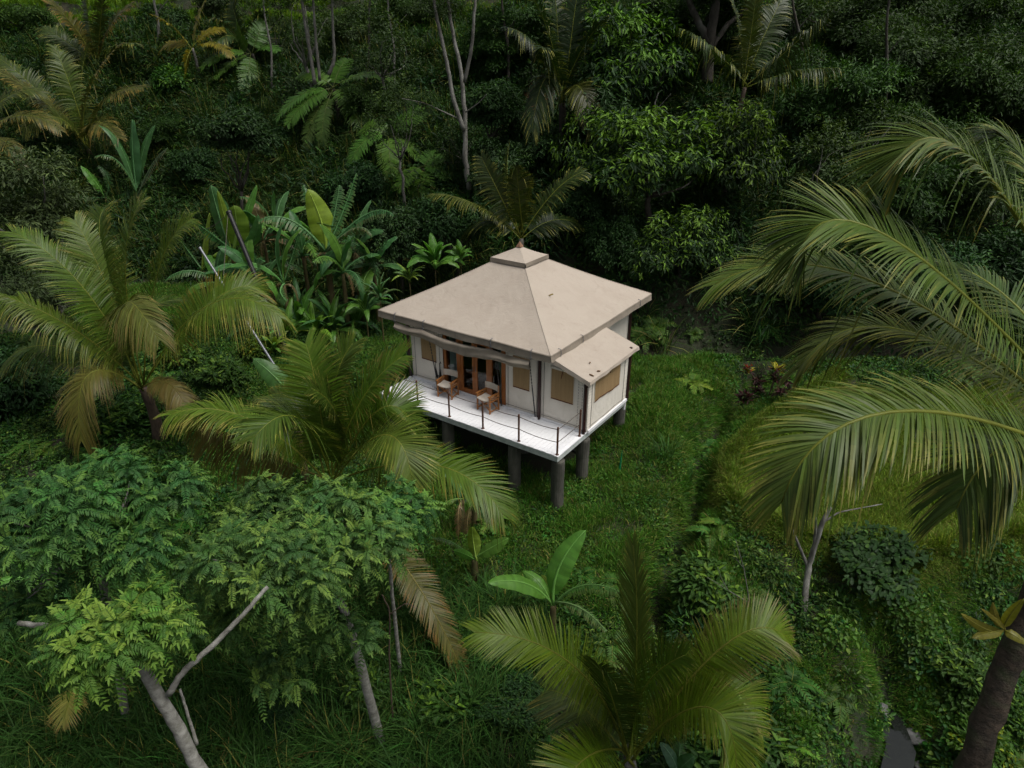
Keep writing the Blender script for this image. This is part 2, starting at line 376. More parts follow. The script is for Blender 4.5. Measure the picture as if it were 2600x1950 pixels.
# railing
rail_u = [-.06 - k * 1.345 for k in range(5)]; rail_u.append(-6.75)
tops = []
for u in rail_u:
    mb = MB(); mb.tube([(u, .05, .002), (u, .05, .45), (u, .05, .9), (u, .05, .915)], [.03, .03, .03, .02], 10); mb.tube([(u, .05, .002), (u, .05, .012)], [.055, .055], 10)
    part('railing_post', mb, M['rust'])
mb = MB(); mb.tube([(-.06, 1.35, .002), (-.06, 1.35, .9), (-.06, 1.35, .915)], [.03, .03, .02], 10); mb.tube([(-.06, 1.35, .002), (-.06, 1.35, .012)], [.055, .055], 10)
part('railing_post', mb, M['rust'])
for zz in (.84, .42):
    seq = [(-7.1, .05)] + [(u, .05) for u in rail_u[::-1]] + [(-.06, 1.35)]
    P = []
    for (a, b) in zip(seq[:-1], seq[1:]):
        for t in np.linspace(0, 1, 9)[:-1]:
            P.append((a[0] + (b[0] - a[0]) * t, a[1] + (b[1] - a[1]) * t, zz - .09 * 4 * t * (1 - t) * (.55 if b[1] < .1 else .2)))
    P.append((-.06, 1.35, zz))
    mb = MB(); mb.tube(P, .011, 6); part('rope', mb, M['rope'])
# interior shell
mb = MB()
mb.grid(lambda a, b: (UL + .02 + 0 * a, VD + .06 + a * (VB - VD - .1), b * 2.5), 2, 2)
mb.grid(lambda a, b: (UL + a * (UM - UL), VB - .03 + 0 * a, b * 2.5), 2, 2)
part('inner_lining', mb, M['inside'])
# canvas walls (wrinkled sheets with thickness)
def wall_panel(name, axis, const, a0, a1, z0, z1f, parent=house, thick=.018, mat=None, seed=1.0, amp=.014):
    """axis 'u': runs along u at v=const; axis 'v': runs along v at u=const; outward side is -v / +u"""
    mb = MB(); nu = max(4, int((a1 - a0) / .07)); nv = 30
    def f(sgn):
        def g(a, b):
            A = a0 + (a1 - a0) * a; z1 = z1f(A) if callable(z1f) else z1f; Z = z0 + (z1 - z0) * b
            w = amp * (wob(A * 1.4, Z, 1.2, seed) * .8 + .6 * wob(A * 4, Z * .8, 1.0, seed + 2)) * np.sin(np.clip(a, 0, 1) * math.pi) ** .5
            w = w + sgn * thick
            return (A, const - w, Z) if axis == 'u' else (const + w, A, Z)
        return g
    mb.grid(f(1), nu, nv); mb.grid(f(0), nu, nv)
    return part(name, mb, mat or M['wall'], parent, smooth=True)
LWALL = wall_panel('wall', 'u', VD, UL, -5.62, .03, 2.32, seed=1)
RWALL = wall_panel('wall', 'u', VD, -2.98, UM - .03, .03, 2.32, seed=2.2)
wz = lambda u: 2.26 - (u + 1.08) * .333
WWALL = wall_panel('wall', 'u', VD, UM + .03, -.0, .03, lambda u: wz(u) - .03, seed=3.1)
SWALL = wall_panel('wall', 'v', 0.0, VD, 4.3, .03, 1.86, seed=4.4)
wall_panel('wall', 'v', UM, 4.3, VB, .0, 2.35, seed=5)
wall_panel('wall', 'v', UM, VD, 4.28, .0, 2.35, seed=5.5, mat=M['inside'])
wall_panel('wall', 'u', 4.3, UM, 0, .0, lambda u: wz(u) - .03, seed=6)
mb = MB(); mb.box((UL - .02, VD, 0), (UL, VB, 2.35)); mb.box((UL, VB, 0), (UM, VB + .02, 2.35)); part('wall', mb, M['wall'])
# window meshes with hems and pull cords
def window(axis, const, a0, a1, z0, z1, wall, sag=0.0, wavy=0.0, cord=None):
    mb = MB(); off = .031
    def g(a, b):
        A = a0 + (a1 - a0) * a; zb = z0 + sag * np.sin(math.pi * a) + wavy * np.sin(a * 5.0 + .6); Z = zb + (z1 - zb) * b
        w = off + .006 * np.sin(a * 21) * (1 - b) * (1 if wavy else .4)
        return (A, const - w, Z) if axis == 'u' else (const + w, A, Z)
    mb.grid(g, 24, 8); o = part('window', mb, M['mesh'], wall)
    h = MB()
    def gh(a, b):
        P = g(a, b * 0); return (P[0], P[1] - .004 if axis == 'u' else P[1], P[2] - .02 + .04 * b) if axis == 'u' else (P[0] + .004, P[1], P[2] - .02 + .04 * b)
    h.grid(gh, 24, 1); part('hem', h, M['hem'], wall)
    rim_z = z1 + .012
    def pt(A, Z): return (A, const - .034, Z) if axis == 'u' else (const + .034, A, Z)
    bm_ = MB(); bm_.tube([pt(a0 - .012, z0 + wavy * .6), pt(a0 - .012, rim_z), pt(a1 + .012, rim_z), pt(a1 + .012, z0 - wavy * .5)], .011, 6); part('window_border', bm_, M['wall'], wall)
    if axis == 'u':
        rl = MB(); rl.tube([pt(a0 + (a1 - a0) * t, z1 + .055 + .008 * math.sin(t * 9)) for t in np.linspace(-.03, 1.03, 12)], .032, 8); part('rolled_flap', rl, M['wall'], wall, True)
    if cord is not None:
        c = MB(); A, Z = cord
        P0 = (A, const - .05, Z) if axis == 'u' else (const + .05, A, Z); d = V3(-.03, -.02, -.24) if axis == 'u' else V3(.02, -.01, -.28)
        c.bar(P0, V3(*P0) + d, .022, .006, up=(0, 1, 0)); c.bar(P0, V3(*P0) + V3(.02, -.0, -.12), .014, .006, up=(0, 1, 0)); part('pull_cord', c, M['hem'], wall)
window('u', VD, -6.58, -5.9, .88, 1.92, LWALL)
window('u', VD, -2.69, -2.05, .86, 1.95, RWALL, cord=(-2.37, 1.93))
window('u', VD, -1.26, -.47, .86, 1.86, WWALL, cord=(-.86, 1.87))
window('v', 0.0, 2.02, 3.7, .88, 1.82, SWALL, wavy=.035, cord=(2.95, 1.83))
# stitched seams and skirt ropes
for (a, b, w) in ((-6.95, -5.66, 0), (-2.95, -1.75, 0), (-1.58, -.2, 0)):
    mb = MB(); mb.tube([(x, VD - .05 + .006 * math.sin(x * 9), .17 + .01 * math.sin(x * 3)) for x in np.linspace(a, b, 14)], .007, 5); part('skirt_rope', mb, M['rope'])
for x in (-6.88, -5.75, -2.88, -1.78, -1.52, -.3, -.16):
    mb = MB(); mb.tube([(x, VD - .035, .09), (x + .006, VD - .04, 1.0), (x, VD - .035, 2.05 if x < -1.6 else wz(x) - .1)], .006, 5); part('seam', mb, M['rope'])
for y in (1.83, 4.02):
    mb = MB(); mb.tube([(.035, y, .08), (.04, y + .01, .9), (.035, y, 1.8)], .007, 5); part('seam', mb, M['rope'])
mb = MB(); mb.tube([(.045, y, .16 + .012 * math.sin(y * 4)) for y in np.linspace(1.85, 4.1, 16)], .007, 5); part('skirt_rope', mb, M['rope'])
# ruffled corner flaps of the side room
for fn in (lambda a, b: (.012 + .024 * np.sin(b * 60) ** 2 + 0 * a, VD + .02 + a * .2 + .012 * np.sin(b * 47), .06 + b * 1.74),
           lambda a, b: (-.31 + a * .22 + .01 * np.sin(b * 51), VD - .028 - .02 * np.sin(b * 57) ** 2 + 0 * a, .06 + b * 1.74),
           lambda a, b: (.012 + .015 * np.sin(b * 40) ** 2 + 0 * a, 4.08 + a * .2 + .008 * np.sin(b * 47), .06 + b * 1.74)):
    mb = MB(); mb.grid(fn, 3, 90); part('corner_flap', mb, M['wall'], smooth=True)
# dark posts
for (u, v, z1) in ((UL - .06, VD - .1, 2.45), (UM, VD - .09, 2.5), (-.03, VD - .09, 1.85), (.04, 4.38, 1.9), (UM + .08, VB, 2.5), (UM + .1, 5.2, 2.5)):
    mb = MB(); mb.tube([(u, v, .002), (u, v, z1 * .5), (u, v, z1)], .052, 14)
    for zz in (.09, z1 - .25):
        mb.tube([(u, v, zz), (u, v, zz + .05)], .066, 14); mb.tube([(u + .05, v - .02, zz + .025), (u + .1, v - .03, zz + .025)], .012, 8)
    part('corner_post', mb, M['maroon'], smooth=False)
# doors: frame, leaves, glass
D0, D1, DT = -5.57, -2.99, 2.08
fr = MB()
for (a, b) in ((D0, D0 + .12), (-5.0, -4.84), (-3.66, -3.53), (-3.14, D1)): fr.box((a, VD - .035, .08), (b, VD + .06, DT))
fr.box((D0, VD - .03, DT), (D1, VD + .055, DT + .1)); fr.box((D0 + .001, VD - .03, .02), (D1 - .001, VD + .055, .08))
door_frame = part('door_frame', fr, M['teak'])
for (a, b) in ((-4.835, -4.25), (-4.24, -3.665)):
    dm = MB(); dm.box((a, VD - .02, .085), (a + .1, VD + .03, DT - .003)); dm.box((b - .1, VD - .02, .085), (b, VD + .03, DT - .003))
    dm.box((a + .1, VD - .018, .085), (b - .1, VD + .028, .24)); dm.box((a + .1, VD - .018, DT - .12), (b - .1, VD + .028, DT - .003))
    do = part('door', dm, M['teak'])
    gp = MB(); gp.box((a + .1, VD + .0, .24), (b - .1, VD + .008, DT - .12)); part('pane', gp, M['glass'], do)
    hx = b - .05 if a < -4.5 else a + .05
    hm = MB(); hm.tube([(hx, VD - .022, .95), (hx, VD - .05, .97), (hx, VD - .05, 1.13), (hx, VD - .022, 1.15)], .009, 6); part('handle', hm, M['steel'], do)
for (a, b) in ((D0 + .12, -5.0), (-3.53, -3.14)):
    gp = MB(); gp.box((a, VD + .0, .08), (b, VD + .008, DT)); part('pane', gp, M['glass'], door_frame)
# roof: four wrinkled slopes, hips, edge band
RU0, RU1, RV0, RV1, ZE = -8.145, -1.08, 1.22, 8.33, 2.443
CU, CV = (RU0 + RU1) / 2, (RV0 + RV1) / 2
def roof_surf(k, lift=0.0):
    def f(a, b):
        # a along eave, b from eave to top
        half0u, half0v, half1 = (RU1 - RU0) / 2, (RV1 - RV0) / 2, .6
        hu = half0u + (half1 - half0u) * b; hv = half0v + (half1 - half0v) * b; s = a * 2 - 1
        z = ZE + (4.02 - ZE) * b - .09 * np.sin(math.pi * b) * (1 - .5 * np.abs(s) ** 3) - .035 * np.sin(math.pi * b) * np.cos(s * math.pi / 2) * 1.2
        z = z + .012 * wob(s * 6 + k * 9, b * 5, 1.0, k) * np.sin(math.pi * b) * (1 - np.abs(s) ** 4) + lift
        z = z + .007 * (1 - b) ** 3 * np.sin(a * 46 + 2 * np.sin(a * 9 + k)) * b * 3.2
        z = z - .025 * (1 - b) ** 6 * (np.cos(s * math.pi * 2) * .5 + .5) * (1 - np.abs(s) ** 6)
        if k == 0: u, v = CU + hu * s, CV - hv
        elif k == 1: u, v = CU + hu, CV + hv * s
        elif k == 2: u, v = CU - hu * s, CV + hv
        else: u, v = CU - hu, CV - hv * s
        return u + 0 * z, v + 0 * z, z
    return f
mb = MB()
for k in range(4): mb.grid(roof_surf(k), 64, 40)
roof = part('roof', mb, M['roof'], smooth=True)
mb = MB()
for k in range(4):     # hip seams
    f = roof_surf(k, .004); P = [tuple(float(c) for c in f(np.array(1.0), np.array(t))) for t in np.linspace(0, 1, 24)]
    mb.tube(P, .012, 6)
part('hip_seam', mb, M['roof'], roof, smooth=True)
mb = MB()
for k in range(4):
    f = roof_surf(k)
    def band(a, b, f=f, k=k):
        u, v, z = f(a, a * 0); s = a * 2 - 1
        out = .012 * np.sin(a * 37 + k) * b + .03 * b
        du = [0, out, 0, -out][k]; dv = [-out, 0, out, 0][k]
        return u + du, v + dv, z - .235 * b + .012 * b * np.sin(a * 21 + k * 2)
    mb.grid(band, 80, 4)
    mb.grid(lambda a, b, f=f, k=k: tuple(np.array(f(a * .998 + .001, a * 0)) + np.array([0 * a, 0 * a, .012 - .026 * b]) + np.array([[0, .02, 0, -.02][k] * b, [-.02, 0, .02, 0][k] * b, 0 * a])), 80, 1)
part('valance', mb, M['roof_shade'], roof, smooth=True)
# strap loops and steel hooks along the eave
for (u, v, s_) in ((-7.35, RV0, 0), (-6.05, RV0, 0), (-3.25, RV0, 0), (-1.75, RV0, 0), (RU1, 1.75, 1), (RU1, 3.1, 1), (RU1, 7.3, 1), (RU0, 2.4, 3), (RU0, 4.9, 3)):
    q = V3(u, v, ZE); o = V3(0, -.03, 0) if s_ == 0 else V3(.03, 0, 0) if s_ == 1 else V3(-.03, 0, 0)
    mb = MB(); mb.tube([q + V3(0, 0, .05) - o * 2, q + V3(0, 0, .04) + o, q + o * 1.6 + V3(0, 0, -.08), q + o * 1.4 + V3(0, 0, -.2)], .011, 6)
    if s_ == 0: mb.tube([q + o * 1.6 + V3(.035 * math.cos(t), -.005, -.22 + .035 * math.sin(t)) for t in np.linspace(0, 2 * math.pi, 12)], .008, 6)
    part('hook', mb, M['steel'], roof)
# sagging rolled awning
HK = [-7.33, -6.05, -3.25, -1.78]
def aw_top(u):
    z = np.zeros_like(u)
    for a, b, sg in zip(HK[:-1], HK[1:], (.05, .12, .04)):
        t = np.clip((u - a) / (b - a), 0, 1); z = z + np.where((u >= a) & (u <= b), -sg * 4 * t * (1 - t), 0)
    return 2.2 + z + np.interp(u, [-7.33, -6.05, -3.25, -1.78], [0, 0, -.05, -.06])
def awning(a, b):
    u = HK[0] + (HK[-1] - HK[0]) * a; zt = aw_top(u)
    dep = .3 + .07 * np.sin(np.clip((u + 6.2) / 3.4, 0, 1) * math.pi) + .015 * np.sin(u * 7)
    ang = b * math.pi * 1.1
    fold = .022 * np.sin(b * 7.5 + u * 1.3) + .008 * np.sin(u * 9 + b * 5)
    v = 1.13 - .04 * np.sin(ang) - fold; z = zt - dep * b + fold * .4
    return u, v, z
mb = MB(); mb.grid(awning, 110, 18); mb.grid(lambda a, b: (awning(a, b)[0], awning(a, b)[1] * 0 + 1.19 + 0 * b, awning(a, b)[2]), 110, 6)
part('awning', mb, M['roof_shade'], smooth=True)
# top cap
mb = MB(); cz0, cz1, ch = 3.98, 4.12, .72
for k in range(4):
    def cap(a, b, k=k):
        s = a * 2 - 1; h = ch * (1 - b) + .03 * b; z = cz1 + (4.46 - cz1) * b - .03 * np.sin(math.pi * b)
        if k == 0: return CU + h * s, CV - h + 0 * s, z
        if k == 1: return CU + h, CV + h * s, z
        if k == 2: return CU - h * s, CV + h + 0 * s, z
        return CU - h, CV - h * s, z
    mb.grid(cap, 10, 10)
capo = part('roof_cap', mb, M['roof'])
mb = MB()
for k in range(4):
    def cb(a, b, k=k):
        s = a * 2 - 1; h = ch + .012 + .01 * b; z = cz1 + .006 - .14 * b
        return [(CU + h * s, CV - h + 0 * s, z), (CU + h + 0 * s, CV + h * s, z), (CU - h * s, CV + h + 0 * s, z), (CU - h + 0 * s, CV - h * s, z)][k]
    mb.grid(cb, 8, 2)
mb.grid(lambda a, b: (CU - ch + 2 * ch * a, CV - ch + 2 * ch * b, cz0 + .02 + 0 * a), 2, 2)
part('cap_valance', mb, M['roof_shade'], capo)
mb = MB(); mb.box((CU + ch - .0, CV - ch - .03, cz0 - .0), (CU + ch + .03, CV - ch - .0, cz0 + .09)); part('corner_bracket', mb, M['black'], capo)
mb = MB(); q = .1
mb.add([(CU - q, CV - q, 4.445), (CU + q, CV - q, 4.445), (CU + q, CV + q, 4.445), (CU - q, CV + q, 4.445), (CU, CV, 4.64)], [(3, 2, 1, 0)], [(0, 1, 4), (1, 2, 4), (2, 3, 4), (3, 0, 4)])
part('finial', mb, surf('bronze_finial', (.26, .15, .09), (.18, .1, .06), 9, rough=.45, bs=.1), capo)
mb = MB(); mb.box((CU - .56, CV - .56, 3.86), (CU + .56, CV + .56, 3.99)); part('vent_box', mb, M['black'], capo)
# side-room lean-to roof
SU1 = .17
def lean(a, b):
    v = 1.4 + a * (4.72 - 1.4); u = UM + .1 + b * (SU1 - UM - .1); z = wz(u) - .03 * np.sin(math.pi * b) * np.sin(math.pi * a) + .006 * wob(u * 3, v * 2, 1.0, 3)
    return u, v, z
mb = MB(); mb.grid(lean, 40, 24)
lean_o = part('side_roof', mb, M['roof'], smooth=True)
mb = MB()
def edge(f, dirv, n=40, h=.14):
    def g(a, b):
        u, v, z = f(a); o = .02 * b + .008 * np.sin(a * 26) * b
        return u + dirv[0] * o, v + dirv[1] * o, z + .006 - h * b + .008 * np.sin(a * 17) * b
    mb.grid(g, n, 4)
edge(lambda a: lean(a * 0, a), (0, -1)); edge(lambda a: lean(a * 0 + 1, a), (0, 1)); edge(lambda a: lean(a, a * 0 + 1), (1, 0), h=.1)
part('valance', mb, M['roof'], lean_o, smooth=True)
# awning struts standing on white blocks
for u in (-7.0, -5.8, -3.05, -1.75):
    a, b = V3(u, VD - .14, .05), V3(u - .03, 1.16, 2.12)
    mb = MB(); mb.tube([a, a + (b - a) * .55], [.02, .018], 8)
    for t in np.arange(.56, .99, .055): mb.tube([a + (b - a) * t, a + (b - a) * (t + .035)], .016, 6)
    mb.tube([a + (b - a) * .55, b], .006, 5)
    st = part('strut', mb, M['black'])
    mb = MB(); mb.box((u - .09, VD - .24, .002), (u + .09, VD - .075, .085)); part('strut_foot', mb, M['white'], st)
# timber bracing under the deck
mb = MB(); mb.bar((-3.6, 1.2, -.5), (-1.3, 2.6, -1.25), .06, .12); mb.bar((-3.2, 1.0, -.35), (-.8, 2.0, -.95), .06, .1); mb.bar((-1.0, 1.4, -.6), (-.5, 1.9, -.95), .2, .05)
part('brace', mb, M['black'])

# --- director's chairs on the deck
def chair(u, v, rot, label):
    p = hw(u, v); e = empty('director_chair', (p[0], p[1], .003), HYAW + rot)
    tag(e, label, 'chair', 'folding chairs on the deck')
    Wd, Dp = .27, .21
    for sx in (-1, 1):
        x = sx * Wd
        for y in (-Dp, Dp):
            mb = MB(); mb.bar((x, y, 0), (x, y, .60 if y < 0 else .87), .035, .05, up=(0, 1, 0)); mb.build('leg' if y < 0 else 'back_post', M['chairwood'], e)
        mb = MB(); mb.box((x - .035, -Dp - .06, .6), (x + .035, Dp - .03, .625)); mb.build('armrest', M['chairwood'], e)
        mb = MB(); mb.box((x - .014, -Dp + .03, .40), (x + .014, Dp - .03, .45)); mb.box((x - .012, -Dp + .03, .50), (x + .012, Dp - .03, .54)); mb.box((x - .014, -Dp + .03, .06), (x + .014, Dp - .03, .10)); mb.build('side_rail', M['chairwood'], e)
    for y in (-Dp + .05, Dp - .05):
        for s in (-1, 1):
            mb = MB(); mb.bar((s * (Wd - .03), y + s * .014, .41), (-s * (Wd - .03), y + s * .014, .09), .022, .04, up=(0, 1, 0)); mb.build('cross_leg', M['chairwood'], e)
    cv = surf('chair_canvas', (.6, .54, .46), (.54, .48, .4), 9, bs=.2)
    mb = MB(); mb.grid(lambda a, b: (-Wd + .01 + a * (2 * Wd - .02), -Dp - .05 + b * (2 * Dp + .03), .462 - .035 * np.sin(a * math.pi) + .008 * np.sin(b * 9)), 12, 8)
    mb.grid(lambda a, b: (-Wd + .02 + a * (2 * Wd - .04), -Dp - .05 + b * (2 * Dp + .03), .44 - .035 * np.sin(a * math.pi)), 12, 8); mb.build('seat', cv, e, True)
    mb = MB()
    for o in (0, .012): mb.grid(lambda a, b, o=o: (-Wd - .02 + a * (2 * Wd + .04), Dp - .032 + o + .05 * np.sin(a * math.pi), .66 + b * .22), 12, 3)
    mb.build('backrest', cv, e, True)
chair(-5.07, 1.17, R(8), 'wooden folding chair with beige canvas beside the umbrella stand')
chair(-3.36, 1.14, R(-6), 'wooden folding chair with beige canvas before the right door post')
# umbrella stand and umbrellas
p = hw(-5.62, 1.36); e = empty('umbrella_stand', (p[0], p[1], .003), HYAW); tag(e, 'tall slatted wicker umbrella basket against the tent wall', 'umbrella stand')
mb = MB()
for k in range(22):
    a = k * 2 * math.pi / 22; mb.bar((.105 * math.cos(a), .105 * math.sin(a), 0), (.12 * math.cos(a), .12 * math.sin(a), .5), .022, .01, up=(math.cos(a), math.sin(a), 0))
mb.build('slats', M['wicker'], e)['kind'] = 'stuff'
mb = MB()
for zz in (.03, .47): mb.tube([(.118 * math.cos(t), .118 * math.sin(t), zz) for t in np.linspace(0, 2 * math.pi, 20)], .014, 6)
mb.tube([(0, 0, .0), (0, 0, .02)], .1, 16); mb.build('rim', M['wicker'], e)
for k, (dx, dy, lab) in enumerate(((-.03, -.02, 'black closed umbrella leaning left in the wicker basket'), (.04, .03, 'black closed umbrella leaning right in the wicker basket'))):
    q = hw(-5.62 + dx, 1.36 + dy); o = empty('umbrella', (q[0], q[1], .03), HYAW); tag(o, lab, 'umbrella', 'umbrellas in the basket')
    lean_ = V3(-.14 if k == 0 else -.05, .05, .95)
    mb = MB(); t = np.linspace(.12, .82, 12); mb.tube(lean_[None, :] * t[:, None], .012 + .03 * np.sin((t - .1) * 4.0) ** 2, 9); mb.build('canopy', M['black'], o)
    mb = MB(); mb.tube([lean_ * .0, lean_ * .12], .008, 6); mb.tube([lean_ * .82, lean_ * 1.0, lean_ * 1.03 + V3(.03, 0, .02), lean_ + V3(.06, 0, -.01)], .012, 6); mb.build('handle', M['black'], o)
# white cloth by the wall
p = hw(-5.95, 1.32); mb = MB()
mb.grid(lambda a, b: (-.14 + .28 * a, -.07 + .14 * b, .02 + .055 * np.abs(np.sin(a * 7 + b * 3)) * np.sin(math.pi * a) * np.sin(math.pi * b) * 1.6), 16, 10)
o = mb.build('cloth', M['linen'], smooth=True); o.location = (p[0], p[1], 0); o.rotation_euler = (0, 0, HYAW); tag(o, 'small crumpled white cloth lying on the deck by the tent wall', 'cloth')
# curtains and bed seen through the doors
def curtain(u0, u1, label, tie):
    p = hw(0, 0); mb = MB()
    def g(a, b):
        z = .12 + b * 1.9; w = np.where(z > 1.0, 1 - .35 * (1 - (z - 1.0) / 1.02) ** 2, .65 + .25 * (1 - z) ** 1.5) ; c = u0 if tie < 0 else u1
        u = c + (u1 - u0) * (a if tie < 0 else a - 1) * w
        return u, VD + .16 + .035 * np.sin(a * 34), z
    mb.grid(g, 60, 20); o = mb.build('curtain', M['curtain'], smooth=True); o.location = (HX, HY, 0); o.rotation_euler = (0, 0, HYAW); tag(o, label, 'curtain')
curtain(-5.45, -4.98, 'pale green curtain behind the left glass panel of the doors', -1)
curtain(-3.42, -3.13, 'narrow pale green curtain behind the right glass panel of the doors', 1)
p = hw(-3.9, 4.3); e = empty('bed', (p[0], p[1], .001), HYAW); tag(e, 'white bed seen dimly through the glass doors', 'bed')
mb = MB(); mb.box((-.95, -1.0, .05), (.95, 1.0, .32)); mb.build('bed_base', M['floor'], e)
mb = MB(); mb.grid(lambda a, b: (-.97 + 1.94 * a, -1.02 + 2.04 * b, .33 + .25 * (np.sin(math.pi * a) * np.sin(math.pi * b)) ** .18), 20, 20); mb.build('mattress', M['linen'], e, True)
for sx in (-.45, .45):
    mb = MB(); mb.grid(lambda a, b: (sx - .33 + .66 * a, .5 + .4 * b, .57 + .14 * (np.sin(math.pi * a) * np.sin(math.pi * b)) ** .5), 12, 10); mb.build('pillow', M['linen'], e, True)
# fallen leaves on the canvas
for (u, v, z, rz, lab) in ((-2.74, 3.85, None, .4, 'yellow fallen leaf lying on the main roof'), (-.33, 2.3, 0, 1.9, 'small brown fallen leaf in the middle of the side roof'), (.02, 1.75, 0, .3, 'curled brown leaf near the front corner of the side roof'), (.05, 2.15, 0, 1.2, 'thin brown leaf on the lower edge of the side roof')):
    if z is None: z = 2.443 + (RU1 - u) / 2.93 * 1.577 - .06
    else: z = wz(u) + .0
    p = hw(u, v, z); mb = MB(); L = .075 if u > -2 else .12
    mb.grid(lambda a, b: (-L + 2 * L * a, (b - .5) * .055 * np.sin(math.pi * np.clip(a, .02, .98)), .018 + .02 * np.cos(b * 6)), 8, 2)
    o = mb.build('fallen_leaf', surf('yellow_dry_leaf', (.42, .34, .06), (.34, .25, .05), 9) if u < -2 else surf('brown_dry_leaf', (.2, .12, .06), (.14, .08, .04), 9))
    o.location = p; o.rotation_euler = (0, R(-28) if u < -2 else R(18), HYAW + (0 if u < -2 else rz)); tag(o, lab, 'leaf')
# ------------------------------------------------------------------ plant builders
def jit(c, n, a=.12, rng=RNG):
    """n colours around c: brightness and a little hue jitter"""
    k = np.exp(rng.normal(0, a, (n, 1))); return np.asarray(c, float)[None, :] * k * np.exp(rng.normal(0, a * .35, (n, 3)))
def bez(A, Mi, B, t):
    A, Mi, B = (np.asarray(x, float) for x in (A, Mi, B)); C = 2 * Mi - .5 * (A + B); t = np.asarray(t)[..., None]
    P = (1 - t) ** 2 * A + 2 * t * (1 - t) * C + t * t * B
    T = unit(2 * (1 - t) * (C - A) + 2 * t * (B - C))
    return P, T, A - 2 * C + B
def frame(T, acc, roll=0.0):
    k = np.linalg.norm(acc); up = V3(0, 0, 1) * .35 - (acc / k if k > 1e-6 else V3(0, 0, 0)) * min(1.0, k)
    if np.linalg.norm(np.cross(T[len(T) // 2], up)) < .25: up = up + V3(0, -1, .2)
    S = unit(np.cross(T, up)); N = np.cross(S, T)
    if roll: S, N = S * math.cos(roll) + N * math.sin(roll), N * math.cos(roll) - S * math.sin(roll)
    return S, N
OLIVE, OLIVE_D, STRAW, BROWN, GOLD = (.105, .12, .028), (.055, .085, .02), (.26, .22, .085), (.13, .075, .032), (.2, .15, .03)
def frond(mb, A, Mi, B, n=80, ll=.85, lw=.042, col=OLIVE, tip=STRAW, rib=(.2, .19, .05), droop=.35, vee=18, roll=0.0, seg=3, t0=.14, a0=74, a1=32, rr=.022, tipf=.5, rng=RNG, colj=.12):
    """pinnate frond: rachis + two rows of drooping leaflets"""
    t = np.linspace(t0, 1, n) ** .95; P, T, acc = bez(A, Mi, B, t); S, N = frame(T, acc, roll)
    prof = np.clip(np.sin(math.pi * (.13 + .8 * (t - t0) / (1 - t0))), 0, 1) ** .55
    for s in (-1, 1):
        ph = rng.uniform(0, 6.28, 4); lf = .07 * np.sin(t * 17 + ph[0]) + .05 * np.sin(t * 41 + ph[1]); ld = 1 + .3 * np.sin(t * 13 + ph[2]) + .2 * np.sin(t * 37 + ph[3])
        ang = lf + R(a0) + (R(a1) - R(a0)) * ((t - t0) / (1 - t0)) ** 1.2 + rng.normal(0, .03, n)
        v = R(vee) * (1 - .4 * t) + rng.normal(0, .05, n)
        d = np.cos(ang)[:, None] * T + np.sin(ang)[:, None] * (s * S * np.cos(v)[:, None] + N * np.sin(v)[:, None])
        L = ll * prof * rng.uniform(.9, 1.06, n) * np.where(rng.random(n) < .04, .45, 1)
        tw = rng.normal(0, .14, n); wd = unit(np.cross(d, N)); nn = np.cross(wd, d)
        wd = wd * np.cos(tw)[:, None] + nn * np.sin(tw)[:, None]
        dr = droop * rng.uniform(.75, 1.25, n) * ld; br = rng.random(n) < .05; dr = np.where(br, dr + rng.uniform(.3, .9, n), dr)
        ks = np.linspace(0, 1, seg + 1); wp = np.interp(ks, [0, .15, .5, .8, 1], [.55, 1, .95, .6, .08])
        pts = []
        for k, w in zip(ks, wp):
            c = P + d * (L * k * (1 - .18 * dr * k))[:, None]; c = c - V3(0, 0, 1) * (L * dr * k * k)[:, None]
            hw_ = wd * (lw * w * .5 * (.6 + .4 * prof))[:, None]
            pts += [c - hw_, c + hw_]
        V = np.stack(pts, 1).reshape(-1, 3); m = 2 * (seg + 1); base = np.arange(n)[:, None] * m
        Q = np.concatenate([np.stack([base + 2 * j, base + 2 * j + 1, base + 2 * j + 3, base + 2 * j + 2], -1) for j in range(seg)], 1).reshape(-1, 4)
        cc = jit(col, n, colj, rng); dry = (rng.random(n) < tipf * .55)[:, None]
        C = np.stack([np.where(dry, cc * (1 - w) + np.asarray(tip) * w, cc) for w in np.linspace(.0, 1, seg) ** 2.0], 1).reshape(-1, 3)
        mb.add(V, Q, qc=C)
    tt = np.linspace(0, 1, 18); P, T, acc = bez(A, Mi, B, tt)
    mb.tube(P, rr * (1.15 - tt) + .003, 5, c=rib)

